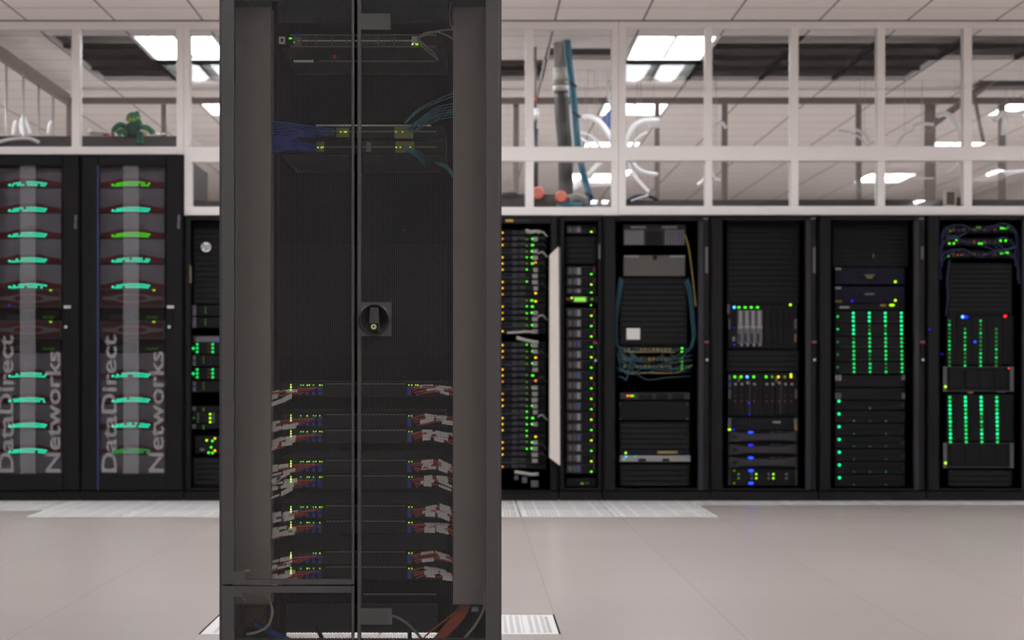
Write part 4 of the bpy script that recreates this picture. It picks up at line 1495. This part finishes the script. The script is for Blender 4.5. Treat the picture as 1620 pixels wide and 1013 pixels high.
for k in range(6):
    ox, oy = ((-4, 0), (-1.5, 1), (1, 0), (3.5, 1), (-2.5, 2), (2, 2))[k]
    z = MB(); z.tube([P(a + ox, b, 16.15 + .012 * oy) for a, b in bp], .0085, 8, 4)
    tag(z.build('trunk_cable', mat('deep_cyan_cable', (30, 96, 132), .5) if k == 2 else M_CYAN), 'cyan cable in the bundle hanging in front of the duct pipe', 'cable', 'bundle of cyan cables')
for i, (xx, yy) in enumerate(((906, 133), (911.5, 181), (932, 308))):
    z = MB(); p = P(xx, yy, 16.15); z.tube([(p[0] - .005, 16.17, p[2] - .008), (p[0] + .005, 16.17, p[2] + .008)], .038, 12, 1)
    tag(z.build('cable_tie', M_BLKC), 'black tie around the cyan cable bundle, %s' % ('upper', 'middle', 'lowest')[i], 'cable tie', 'ties on the cyan bundle')
cable('patch_cable', [(878, 344), (884, 328), (895, 323.5), (912, 323.5), (925, 327), (932, 344)], .014, M_CYAN, 'cyan cable lying low behind the sill left of the bundle', D=15.5)
for i, (a, b, rr, lab) in enumerate(((851, 305, 10, 'coral foam roll on the trough beside the slim pole'), (888, 311, 9.5, 'coral foam roll lower down beside the duct pipe'))):
    z = MB(); p = P(a, b, 15.42)
    z.lathe_y(p[0], p[2], [(rr * .2 * s, 15.42), (rr * .8 * s, 15.42), (rr * s, 15.435), (rr * s, 15.53), (rr * .8 * s, 15.545)], 24)
    tag(z.build('foam_roll', M_CORAL), lab, 'foam roll', 'coral foam rolls')
z = MB(); z.tube([P(898, 316, 15.52), P(912, 313, 15.54), P(924, 318, 15.56)], 7 * s, 12, 4)
tag(z.build('grey_sleeve', mat('sleeve_grey', (140, 134, 128), .6)), 'dull grey sleeve lying right of the lower coral roll', 'sleeve')
z = MB(); z.px(921, 320, 938, 328, 15.46, .04, .01)
tag(z.build('dark_clamp', M_TROUGH), 'dark clamp at the foot of the cyan bundle', 'clamp')
z = MB(); z.pxprism([(794, 305.5), (812, 304), (826, 309), (794, 310)], 15.5, .04)
tag(z.build('black_sheet', M_BLKC), 'black folded sheet lying on the trough next to the centre cabinet', 'sheet')
t = thing('blue_bag', 'blue bag hanging beside the white hoses, partly behind the mullion', 'bag', P(964, 202, 17.9))
z = MB(); z.pxprism([(953, 187), (962, 176), (968, 166), (974, 168), (976, 196), (966, 206), (958, 195)], 17.9, .08); z.build('bag_body', mat('bag_blue', (44, 88, 168), .6), t)
z = MB(); z.tube([P(967, 170, 17.89), P(962, 150, 17.89), P(964, 128, 17.89)], .012, 8, 4); z.build('strap', M_HOSE, t)


def hang(o, p):
    q = MB(); q.tube([p, (p[0], p[1], 4.26 if ceil_open(p[0], p[1]) == 'open' else CEIL + .01)], .0018, 5, 1)
    q.build('hanger_wire', M_SILV, o)


hang(t, P(964, 128, 17.9))
hoses = [([(921, 187), (932, 185), (948, 193), (960, 208), (969, 224), (974, 244)], 4.8, 'thick white hose arching left of the double mullion'),
         ([(906, 220), (918, 219), (930, 227), (938, 240)], 1.8, 'thin white hose arching low behind the cyan cables'),
         ([(914, 209), (928, 212), (940, 220), (950, 234)], 2.4, 'thin white hose arching above the other thin one by the cyan cables'),
         ([(988, 232), (993, 217), (1002, 201), (1015, 192), (1031, 190), (1043, 190)], 4.4, 'thick white hose arching up to the white roll'),
         ([(998, 240), (1004, 225), (1013, 215), (1024, 210)], 2.2, 'thin white hose curving under the white roll'),
         ([(999, 246), (1002, 256), (1009, 266), (1023, 273), (1041, 276)], 2.7, 'white hose curving away right in the lower pane'),
         ([(992, 250), (998, 266), (1007, 282), (1019, 296), (1027, 304)], 2.7, 'white hose slanting down in the lower pane'),
         ([(905, 300), (925, 283), (945, 262), (958, 250)], 4.5, 'white hose slanting up behind the cyan bundle'),
         ([(1103, 293), (1110, 288), (1117, 277), (1121, 262)], 2.1, 'short white hose left of a lower mullion'),
         ([(1124, 262), (1127, 274), (1132, 282), (1140, 286)], 2.1, 'short white hose right of a lower mullion'),
         ([(1122, 216), (1127, 206), (1134, 198), (1142, 194), (1149, 203)], 2.6, 'small white hose arch before the post in the second pane'),
         ([(1327, 207), (1345, 210), (1361, 218), (1371, 231)], 1.9, 'lower white hose arch of the pair in the fourth pane'),
         ([(1354, 205), (1361, 208), (1368, 213), (1375, 225)], 2.5, 'shorter white hose arch of the pair in the fourth pane'),
         ([(1416, 240), (1420, 228), (1431, 213), (1446, 206)], 1.8, 'thin white hose rising to the wide post'),
         ([(1445, 200), (1459, 196), (1477, 197)], 2.6, 'short white hose lying across the wide post'),
         ([(1483, 183), (1496, 180), (1511, 192), (1521, 210), (1528, 222)], 4.4, 'thick white hose bending down right of the wide post'),
         ([(1573, 192), (1586, 179), (1604, 181), (1624, 176)], 3.8, 'thick white hose at the right edge, upper pane'),
         ([(1492, 273), (1504, 267), (1517, 254), (1522, 243)], 2.3, 'white hose slanting up over the thermostat'),
         ([(1569, 271), (1581, 269), (1593, 273), (1624, 271)], 2.5, 'wavy white hose at the right edge, lower pane'),
         ([(900, 294), (925, 293.5), (972, 292)], 2.2, 'straight white tube lying behind the cyan bundle'),
         ([(1440, 280), (1458, 282), (1478, 282)], 1.6, 'thin straight white tube crossing the wide post')]
for hi, (pts, r, lab) in enumerate(hoses):
    HD = 17.6 + .055 * hi
    z = MB(); z.tube([P(a, b, HD) for a, b in pts], r * 1.1 * HD / F, 10, 5)
    hang(tag(z.build('hose', M_HOSE), lab, 'hose', 'white hoses beyond the glass'), P(*pts[len(pts) // 2], HD))
z = MB(); z.tube([P(1024, 194, 18.1), P(1043, 195, 18.1)], 8 * 18.1 / F, 16, 1)
hang(tag(z.build('white_roll', M_HOSE), 'thick white roll hung before the steel post', 'roll'), P(1034, 190, 18.1))
z = MB(); z.tube([P(1590, 184, 18.3), P(1588, 214, 18.3)], 5 * 18.3 / F, 12, 1)
hang(tag(z.build('white_roll', M_HOSE), 'pale upright roll below the hose at the right edge', 'roll'), P(1590, 186, 18.3))
cable('patch_cable', [(992, 318), (1004, 312), (1018, 309), (1030, 311), (1040, 317)], .012, M_NAVYC, 'dark blue cable humped on the trough of the teal cabled rack', D=15.52)
cable('patch_cable', [(998, 318), (1012, 313), (1026, 309)], .007, M_HOSE, 'thin white cable lying across the dark blue hump', D=15.49)
t = thing('thermostat', 'small cream thermostat with dark screen standing on the sill', 'thermostat', P(1503, 327, 15.36))
z = MB(); z.px(1493, 300, 1513.5, 327, 15.37, .03, .004); z.build('case', mat('cream_plastic', (226, 220, 206), .5), t)
z = MB(); z.px(1498, 304, 1510, 323.5, 15.366, .005, .001); z.build('screen', mat('olive_screen', (62, 56, 34), .25), t)
z = MB(); z.px(1515, 312, 1526, 326, 15.4, .05, .006)
tag(z.build('dark_block', mat('block_brown', (54, 50, 44), .6)), 'small dark block beside the thermostat', 'box')
# diagonal brace and far strut at right
z = MB(); z.tube([P(1541, 150, 18.6), P(1556, 226, 18.6)], .016, 8, 1)
hang(tag(z.build('brace', M_STEEL), 'dark slanting brace at the right, below the beam', 'brace'), P(1541, 152, 18.6))
z = MB(); z.tube([P(1465, 205, 18.7), P(1620, 90, 18.7)], .03, 8, 1)
tag(z.build('brace', M_STEEL), 'long grey brace slanting up to the right edge', 'brace')

# ---------------------------------------------------------------- the centre cabinet
CD = 5.81


def hexmesh(x0, x1, z0, z1, y, holes_out=()):
    """perforated sheet: hexagonal holes on a staggered grid, one mesh; returns verts, faces arrays and the exact bounds"""
    cw, p = .00474, .00529
    R, rh = cw / 1.5, .00262
    nc = int((x1 - x0 - 2 * rh) / cw) + 1
    nr = int((z1 - z0 - 2 * rh - p / 2) / p) + 1
    xo = x0 + ((x1 - x0) - (nc - 1) * cw) / 2
    zo = z0 + ((z1 - z0) - (nr - .5) * p) / 2
    cx, cz = [], []
    for i in range(nc):
        xx = np.full(nr, xo + i * cw)
        zz = zo + np.arange(nr) * p + (p / 2 if i % 2 else 0)
        cx.append(xx); cz.append(zz)
    cx, cz = np.concatenate(cx), np.concatenate(cz)
    keep = np.ones(len(cx), bool)
    for (a, b, c, d) in holes_out:
        keep &= ~((cx > a) & (cx < c) & (cz > b) & (cz < d))
    cx, cz = cx[keep], cz[keep]
    an = np.arange(6) * math.pi / 3
    ox, oz = R * np.cos(an), np.array([0, p / 2, p / 2, 0, -p / 2, -p / 2])
    ix, iz = rh * np.cos(an), rh * np.sin(an)
    n = len(cx)
    V = np.zeros((n, 18, 3), np.float32)
    V[:, :6, 0] = cx[:, None] + ox; V[:, :6, 2] = cz[:, None] + oz; V[:, :6, 1] = y
    V[:, 6:12, 0] = cx[:, None] + ix; V[:, 6:12, 2] = cz[:, None] + iz; V[:, 6:12, 1] = y
    V[:, 12:, 0] = cx[:, None] + ix; V[:, 12:, 2] = cz[:, None] + iz; V[:, 12:, 1] = y + .0013
    q = []
    for k in range(6):
        l = (k + 1) % 6
        q.append((k, l, 6 + l, 6 + k))
        q.append((6 + k, 6 + l, 12 + l, 12 + k))
    Q = (np.array(q)[None] + (np.arange(n) * 18)[:, None, None]).reshape(-1, 4)
    return V.reshape(-1, 3), Q, (cx.min() - rh * 1.02, cx.max() + rh * 1.02, cz.min() - rh * .95, cz.max() + rh * .95)


def np_object(name, V, Q, m, parent):
    o = np.array(ORIG[parent.name], np.float32)
    V = V - o
    me = bpy.data.meshes.new(name)
    me.vertices.add(len(V))
    me.vertices.foreach_set('co', V.astype(np.float32).ravel())
    me.loops.add(Q.size)
    me.loops.foreach_set('vertex_index', Q.astype(np.int32).ravel())
    me.polygons.add(len(Q))
    me.polygons.foreach_set('loop_start', np.arange(0, Q.size, 4, dtype=np.int32))
    try:
        me.polygons.foreach_set('loop_total', np.full(len(Q), 4, np.int32))
    except Exception:
        pass
    me.materials.append(m)
    me.update(calc_edges=True)
    me.validate()
    ob = bpy.data.objects.new(name, me)
    COL.objects.link(ob)
    ob.parent = parent
    ORIG[ob.name] = ORIG[parent.name]
    return ob


def cx_(px): return P(px, 0, CD)[0]
def cz_(py): return P(0, py, CD)[2]


ZTOP = 2.0
XA, XB = cx_(345.2), cx_(793.6)
cab = thing('centre_cabinet', 'dark grey server cabinet with perforated split doors standing in the middle', 'server cabinet', ((XA + XB) / 2, CD, 0))
CY0, CY1 = CD + .028, CD + 1.08
z = MB()
for a, b in ((XA, XA + .03), (XB - .03, XB)):
    z.box(a, b, CY0, CY0 + .03, .02, ZTOP - .03)
    z.box(a, b, CY1 - .03, CY1, .02, ZTOP - .03)
z.box(XA, XB, CY0, CY1, ZTOP - .03, ZTOP)
z.box(XA + .03, XB - .03, CY0, CY0 + .03, .02, .172)
z.box(XA + .03, XB - .03, CY1 - .03, CY1, .07, .16)
z.box(XA + .03, XB - .03, CY0, CY0 + .03, ZTOP - .13, ZTOP - .03)
z.build('cabinet_frame', M_FRACK, cab)
z = MB(); z.box(XA + .002, XA + .02, CY0 + .03, CY1 - .03, .02, ZTOP - .03); z.build('side_panel', M_FRACK, cab)
z = MB(); z.box(XB - .02, XB - .002, CY0 + .03, CY1 - .03, .02, ZTOP - .03); z.build('side_panel', M_FRACK, cab)
z = MB(); z.box(XA + .03, XB - .03, CY1 - .028, CY1 - .012, .16, ZTOP - .03); z.build('rear_panel', M_FIN, cab)
for xx in (XA + .05, XB - .05):
    for yy in (CY0 + .06, CY1 - .06):
        z = MB(); z.lathe_y(0, 0, [], 4) if False else None
        z.tube([(xx, yy, .0), (xx, yy, .03)], .022, 14, 1, smooth=False); z.build('levelling_foot', M_BLKC, cab)
for a, b in ((352, 452), (692, 786)):
    z = MB(); z.box(P(a, 0, 6.2)[0], P(b, 0, 6.2)[0], 6.2, 6.22, .03, .30); z.build('base_plate', M_FIN, cab)
# inner cover panels either side of the gear
CV = 5.93
zc0, zc1 = P(0, 957, CV)[2], P(0, 11, CV)[2]
for a, b in ((362, 429), (716.5, 776)):
    z = MB()
    xa, xb = P(a, 0, CV)[0], P(b, 0, CV)[0]
    z.box(xa, xb, CV, CV + .012, zc0, zc1, .003)
    if a < 500:
        z.box(xb - .004, xb, CV + .012, CV + .12, zc0, zc1)
    else:
        z.box(xa, xa + .004, CV + .012, CV + .12, zc0, zc1)
    z.build('cover_panel', M_COVER, cab, label='pale grey inner cover panel')
GR = 5.985
z = MB()
for a, b in ((431, 439.5), (707.5, 714.5)):
    z.px(a, -30, b, 990, GR + .02, .03)
z.build('mounting_rail', M_FIN, cab)


def door(name, a, b, c, d, ma, mb_, mc, md, cut=(), plates=(), hinge=None):
    """a..d outer pixels of the door, ma..md the perforated field"""
    D = CD
    x0, x1, z0, z1 = cx_(a), cx_(c), cz_(d), cz_(b)
    V, Q, (hx0, hx1, hz0, hz1) = hexmesh(cx_(ma), cx_(mc), cz_(md), cz_(mb_), D + .0008, [(cx_(p[0]), cz_(p[3]), cx_(p[2]), cz_(p[1])) for p in cut])
    f = MB()
    ch = .002
    f.box(x0, hx0, D, D + .022, z0, z1, ch)
    f.box(hx1, x1, D, D + .022, z0, z1, ch)
    f.box(hx0, hx1, D + .0002, D + .022, hz1, z1)
    f.box(hx0, hx1, D + .0002, D + .022, z0, hz0)
    for p in cut:
        f.box(cx_(p[0]) - .0012, cx_(p[2]) + .0012, D + .0003, D + .006, cz_(p[3]) - .0012, cz_(p[1]) + .0012)
    ob = f.build(name, M_FRACK, cab)
    m = np_object('perforated_sheet', V, Q, M_FRACK, ob)
    return ob


YT = Y0 - (ZTOP - .035 - CAMZ) * F / CD
YBOT = Y0 + (CAMZ - .035) * F / CD
d1 = door('upper_left_door', 351, YT, 560.3, 925.3, 369.5, YT + 40, 557, 917.8, cut=[(369, 905, 387, 920)])
d2 = door('lower_left_door', 351, 927.6, 560.3, YBOT, 369.5, 937.2, 557, YBOT - 25, cut=[(369, 930, 384, 944)])
d3 = door('right_door', 565.2, YT, 790, YBOT, 570.5, YT + 40, 768.6, YBOT - 25, cut=[(568, 22, 617, 46), (568, 479, 618, 531), (568, 963.5, 619.5, 988)])
# swing handle
hc = P(592, 505.5, CD)
z = MB()
r0 = 25.2 * CD / F
z.lathe_y(hc[0], hc[2], [(r0 * .80, CD - .004), (r0 * .86, CD - .009), (r0 * .94, CD - .0095), (r0, CD - .005), (r0, CD + .003)], 56)
z.smooth = True
rose = z.build('handle_rose', mat('handle_black', (14, 13, 14), .32), d3, label='round black handle rose')
z = MB()
bar = [(-7.6, -6.5), (-7.9, 2), (-6.8, 17), (-5.2, 18.8), (5.0, 18.8), (6.6, 17), (7.9, 2), (7.6, -6.5)]
kx = CD / F
z.prism([(hc[0] + (a + .4) * kx, hc[2] + b * kx) for a, b in bar], CD - .018, CD - .004)
z.prism([(hc[0] + (a * .9 + .4) * kx, hc[2] + b * .93 * kx) for a, b in bar], CD - .020, CD - .018)
z.build('handle_grip', mat('handle_grip', (46, 45, 46), .45), d3)
z = MB(); z.px(584.5, 511, 600, 525, CD - .013, .01, .003); z.build('lock_housing', mat('handle_black', (14, 13, 14), .32), d3)
z = MB(); lc = P(591.6, 517.3, CD); z.lathe_y(lc[0], lc[2], [(.0022, CD - .0175), (.0035, CD - .019), (.0068, CD - .019), (.0074, CD - .017), (.0074, CD - .012)], 28)
z.build('lock_cylinder', mat('brass', (206, 196, 150), .35, .4), d3, label='small brass lock cylinder')
z = MB(); z.disc(lc[0], lc[2], CD - .0188, CD - .0165, .0024, n=14); z.build('keyhole', M_BLKC, d3)

# ---- gear in the cabinet
GD2 = 5.99


def cunit(name, label, cat, a, b, c, d, m, dep=.55, D=GD2, group=None):
    return unit(name, label, cat, a, b, c, d, m, dep, group, D=D)


def cplate(t, name, a, b, c, d, m, proud=.004, D=GD2, label=None):
    x = MB(); x.px(a, b, c, d, D - proud, proud + .0005, .0006)
    return x.build(name, m, t, label)


M_CG = mat('cab_gear', (96, 94, 95), .5)
M_CD = mat('cab_gear_dark', (20, 19, 20), .6, spec=.2)
M_CL = mat('cab_gear_light', (236, 232, 226), .45)
M_SLEEVE = mat('white_sleeve', (240, 238, 234), .6)
u = cunit('network_switch', 'long network switch with port rows at the top of the centre cabinet', 'network switch', 444, 54.5, 704, 75, M_CD)
cplate(u, 'top_edge', 459, 54, 690, 56.5, M_CG); cplate(u, 'bottom_edge', 459, 72.5, 690, 74.8, M_CG)
cplate(u, 'centre_strip', 477, 63.4, 655, 65.3, M_CL)
for k in range(14):
    for yy in (58, 66.2):
        cplate(u, 'port', 478 + 12.3 * k, yy, 488 + 12.3 * k, yy + 5, M_BLKC, .006)
    if k % 2 == 0:
        cplate(u, 'port_divider', 475.3 + 12.3 * k, 57.5, 476.6 + 12.3 * k, 72, M_CG, .006)
cplate(u, 'rack_ear', 441, 58, 451, 69.5, M_CL); cplate(u, 'ear_hole', 444, 61, 448, 66, M_BLKC, .006)
cplate(u, 'blue_tab', 463.5, 53.5, 474, 59, M_BLUEC, .006); cplate(u, 'grey_block', 463.5, 59, 475, 74, M_CG, .005)
led(u, 459.3, 60.8, GD2 - .004, 'green', .004, 1.3, .8)
led(u, 465.5, 66.8, GD2 - .006, 'lime', .0016); led(u, 473, 64.4, GD2 - .006, 'lime', .0016)
for xx in (652.7, 658, 660.5, 666.2):
    led(u, xx, 70.2, GD2 - .01, 'pale' if xx < 655 else 'lime', .0026)
cplate(u, 'plug_cluster', 651, 57.5, 664, 68, M_CL, .012)
t = cunit('cable_tray', 'shallow grey tray under the top switch in the centre cabinet', 'tray', 462, 93.5, 690, 97.5, M_CD, .02)
cplate(t, 'tray_side', 452, 80, 454, 97, M_CD); cplate(t, 'tray_lip', 464, 95, 496, 98.5, M_CL, .004); cplate(t, 'tray_lip', 505, 95.5, 690, 97.8, M_CG, .004)
cplate(t, 'orange_tag', 526, 87, 531.5, 92.5, M_ORAN)
GG = 'grey cables from the top switch'
for pts, lab in (([(660, 61), (672, 52.5), (690, 49.5), (712, 47), (730, 52)], 'grey cable arching from the top switch to the right cover, upper'),
                 ([(660, 62), (676, 54), (692, 51), (708, 57), (722, 66)], 'grey cable arching from the top switch to the right cover, lower'),
                 ([(663, 63), (675, 74), (686, 84), (694, 96)], 'grey cable dropping from the top switch to the tray, right one'),
                 ([(661, 65), (671, 76), (681, 85), (692, 95)], 'grey cable dropping from the top switch to the tray, left one'),
                 ([(716, -6), (712, 10), (711, 25), (714, 42), (722, 50)], 'grey cable coming down beside the right cover at the top')):
    cable('patch_cable', [(a, b, GD2 - .02) for a, b in pts], .0022, M_GREYC, lab, group=GG)
# pair of leaf switches with blue and teal cables
for i, yy in enumerate((198, 222.5)):
    u = cunit('leaf_switch', 'dark network switch between blue and teal cables, %s of two' % ('upper' if i == 0 else 'lower'), 'network switch', 444, yy, 704, yy + 21.5, M_CD, group='switches between blue and teal cables')
    cplate(u, 'mid_strip', 470, yy + 9, 690, yy + 11, M_CG)
    if i == 0:
        cplate(u, 'top_edge', 500, 197.3, 682, 199.6, M_CL)
    else:
        cplate(u, 'label_block', 579, 225, 587, 240, M_CG)
        cplate(u, 'port_block', 625, 224, 655, 241, mat('port_olive', (110, 104, 60), .5), .008)
        cplate(u, 'port_block', 500, 224, 512, 240, mat('port_olive', (110, 104, 60), .5), .008)
    if i == 0:
        cplate(u, 'port_block', 624, 199, 654, 219, mat('port_olive', (110, 104, 60), .5), .008)
        cplate(u, 'port_block', 532, 202, 552, 217, mat('port_olive', (110, 104, 60), .5), .006)
    for xx in ((539, 545, 547.5, 626.5, 637) if i == 0 else (503, 508, 511, 627, 633.5, 649)):
        led(u, xx, yy + 10.7, GD2 - .01, 'lime', .0024)
for k in range(18):
    up = k < 9
    yb = (205 + (k % 9) * 1.6) if up else (227 + (k % 9) * 1.5)
    xe = (528 - (k % 5) * 10) if up else (506 - (k % 4) * 8)
    yl = (193 + (k % 9) * 5.2) if up else (216 + (k % 9) * 3.4)
    cable('patch_cable', [(xe, yb, GD2 - .01), (xe - 25, yb - 3 + (k % 3), GD2 - .03), (455, (yb + yl) / 2 - 4, GD2 - .035), (424, yl, GD2 - .02)], .0019, M_BLUEC,
          'blue cable running left from the %s dark switch' % ('upper' if up else 'lower'), group='blue cables from the %s dark switch' % ('upper' if up else 'lower'))
teal_paths = [([(640, 196), (660, 177), (690, 162), (724, 150)], 2), ([(644, 206), (668, 190), (692, 177), (724, 172)], 4), ([(652, 210), (676, 195), (698, 186), (724, 181)], 3),
              ([(636, 236), (650, 241), (660, 248), (670, 257)], 5), ([(688, 258), (702, 264), (712, 274), (720, 288)], 4)]
tl = ['thin teal cable slanting steeply up right from the upper dark switch', 'teal cable in the fan rising right from the upper dark switch', 'lower teal cable of the fan rising right to the cover',
      'teal cable drooping from the lower dark switch', 'teal cable dropping behind the right cover below the dark switches']
for (pts, n), lab in zip(teal_paths, tl):
    for k in range(n):
        o = [(a + k * .8, b + (k - n / 2) * (1.0 + 1.3 * j), GD2 - .012 - .004 * (k % 3)) for j, (a, b) in enumerate(pts)]
        cable('patch_cable', o, .0013, M_TEAL, lab, group=lab.replace('cable', 'cables', 1))
for xx, yy in ((632, 194.5), (641, 203), (633, 239), (649, 227)):
    pass
u = cunit('blank_shelf', 'plain black blank panel in the middle of the centre cabinet', 'panel', 442, 388, 706, 560, M_FIN, .02)
led(u, 639, 364.5, GD2 - .003, 'olive', .0016)

# nine cabled units, 1U each
rows = [605, 653.5, 678.5, 726, 750.5, 798, 822.5, 871, 895]
ORD9 = ['topmost'] + [NTH[i] + ' from the top' for i in range(1, 8)] + ['lowest']
random.seed(11)
for i, yy in enumerate(rows):
    u = cunit('fabric_switch', 'black unit with blue plugs, %s in the centre cabinet' % ORD9[i], 'network switch', 443, yy - 1, 705, yy + 23, M_CD, group='units with blue plugs')
    cplate(u, 'seam_strip', 515, yy + 2, 642, yy + 3.2, M_CG, .003)
    for k in range(4):
        x = 472 + 10 * k
        if i not in (7,) or k > 1:
            led(u, x + 4, yy + 4.6, GD2 - .004, 'lime' if k % 2 else 'green', .0022)
            if random.random() < .6:
                led(u, x + 7.6, yy + 4.6, GD2 - .004, 'lime', .002)
        cplate(u, 'blue_plug', x, yy + 7, x + 6.5, yy + 13.5, M_BLUEP, .014)
        cplate(u, 'blue_plug', x + 1, yy + 15, x + 6.5, yy + 20.5, M_BLUEP, .014)
    for xx in (647, 651.5, 657.5, 661):
        if xx < 653 or i == 0:
            led(u, xx, yy + 4.6, GD2 - .004, 'lime', .0022)
    cplate(u, 'blue_plug', 644.5, yy + 7, 650.5, yy + 21, M_BLUEP, .014)
    cplate(u, 'blue_plug', 655, yy + 8, 661, yy + 14, M_BLUEP, .014)
    for k in range(3):
        led(u, 460.2, yy + 4 + k * 4, GD2 - .05, 'pale' if k else 'lime', .0024, 1, 1.2)
    for side in ('left', 'right'):
        for k in range(4):
            D1 = GD2 - .022 - .008 * k
            lab = 'orange cable with white sleeve, %s of the blue plugged unit %s' % (side, ORD9[i])
            y0 = yy + 9 + k * 3.6
            if side == 'left':
                xs_ = 500 - 9 * k + random.uniform(-2, 4)
                dr = random.uniform(4, 16) + 2 * k
                pts = [(xs_, y0, GD2 - .01), (xs_ - 22, y0 + .15 * dr, D1), (452, y0 + .45 * dr - 1, D1), (424, y0 + dr, D1)]
                sl = [(random.uniform(446, 462), 0), (random.uniform(428, 440), 0)]
            else:
                xs_ = 650 + 3 * k
                dr = random.uniform(-3, 9)
                pts = [(xs_, y0, GD2 - .01), (672, y0 - random.uniform(2, 6), D1), (695, y0 - random.uniform(1, 7), D1), (722, y0 + dr, D1)]
                sl = [(random.uniform(674, 684), 0), (random.uniform(694, 708), 0)]
            t = thing('fibre_cable', lab, 'cable', P(*pts[0]), 'cables on the %s of the unit %s' % (side, ORD9[i]))
            z = MB(); z.tube([P(*p) for p in pts], .0022, 7, 4); z.build('cord', M_ORAN if k % 2 == 0 else mat('red_cord', (176, 60, 52), .5), t)
            # sleeves follow the cord
            for j, (sx_, _) in enumerate(sl):
                if random.random() < .12: continue
                Ls = random.uniform(12, 22)
                def yat(x):
                    ps_ = sorted((p[0], p[1]) for p in pts)
                    for (xa, ya), (xb, yb) in zip(ps_, ps_[1:]):
                        if xa <= x <= xb:
                            return ya + (yb - ya) * (x - xa) / (xb - xa)
                    return ps_[0][1] if x < ps_[0][0] else ps_[-1][1]
                a0, a1 = sx_ - Ls / 2, sx_ + Ls / 2
                hh = random.uniform(1.6, 4.2)
                z = MB(); ya, yb = yat(a0), yat(a1)
                z.pxprism([(a0, ya - hh), (a1, yb - hh), (a1, yb + hh), (a0, ya + hh)], D1 - .006, .009)
                z.build('sleeve', M_SLEEVE, t, label='white label sleeve')
cplate(cab, 'lower_strip', 575, 940, 690, 941.5, M_CG, D=GD2)
# bottom of the cabinet
GO = 'orange cables in the cabinet foot'
for k in range(9):
    w_ = (k - 4) * 2.3
    cable('power_cable', [(740 + w_ * .6, 950, GD2 - .0 - .004 * (k % 2)), (728 + w_, 972, GD2 - .01), (712 + w_, 992, GD2 - .015), (692 + w_ * .8, 1013, GD2 - .01), (676 + w_, 1030, GD2)], .0026, M_ORAN,
          'orange cable in the thick bundle at the cabinet foot', group=GO)
cable('power_cable', [(724, 966), (700, 985), (676, 1004), (662, 1020)], .0022, M_ORAN, 'single orange cable left of the thick orange bundle', D=GD2 - .02)
cable('power_cable', [(617, 974), (630, 978), (645, 988), (660, 1003), (672, 1016)], .0034, M_GREYC, 'grey cable curving down right of the small solid plate', D=5.9)
cable('power_cable', [(767, 935), (767, 955), (763, 970), (750, 992), (735, 1010), (728, 1020)], .0034, M_CREAM, 'cream cable bending down at the right side of the cabinet foot', D=5.88)
cable('power_cable', [(412, 930), (424, 945), (431, 968), (424, 990), (408, 1000), (390, 1004)], .0034, M_CREAM, 'cream cable looping at the left side of the cabinet foot', D=5.88)
cable('power_cable', [(400, 985), (420, 996), (440, 1006), (470, 1020)], .009, M_BLUEC, 'thick blue cable at the bottom left of the cabinet', D=6.0)
cable('power_cable', [(430, 965), (428, 985), (424, 1000)], .005, M_BLUEC, 'blue cable upright beside the dull red box', D=6.02)
cable('power_cable', [(500, 990), (505, 1000), (512, 1018)], .006, M_BLKC, 'black cable crossing the bright floor gap at left', D=6.05)
cable('power_cable', [(648, 990), (648, 1020)], .006, M_BLKC, 'black cable crossing the bright floor gap at right', D=6.05)
z = MB(); z.px(385, 960, 417, 992, 6.05, .08, .004)
tag(z.build('red_box', mat('dull_red', (128, 52, 50), .6)), 'dull red box behind the lower left door', 'box')
z = MB(); z.px(746, 961, 757, 968.5, 5.95, .03, .003)
tag(z.build('white_plug', M_SLEEVE), 'white plug beside the orange bundle', 'plug')
M_BRASSY = mat('yellow_lug', (206, 190, 96), .5)
for i, pts in enumerate((([(396, 903), (389, 904), (386, 909), (390, 915), (395, 914)]), ([(387, 939), (384, 944), (388, 952)]))):
    z = MB(); z.tube([P(a, b, CD + .035) for a, b in pts], .0035, 8, 4)
    tag(z.build('ground_wire', M_BRASSY), 'yellow ground wire lug at the left door hinge, %s' % ('upper' if i == 0 else 'lower'), 'wire', 'ground wires')
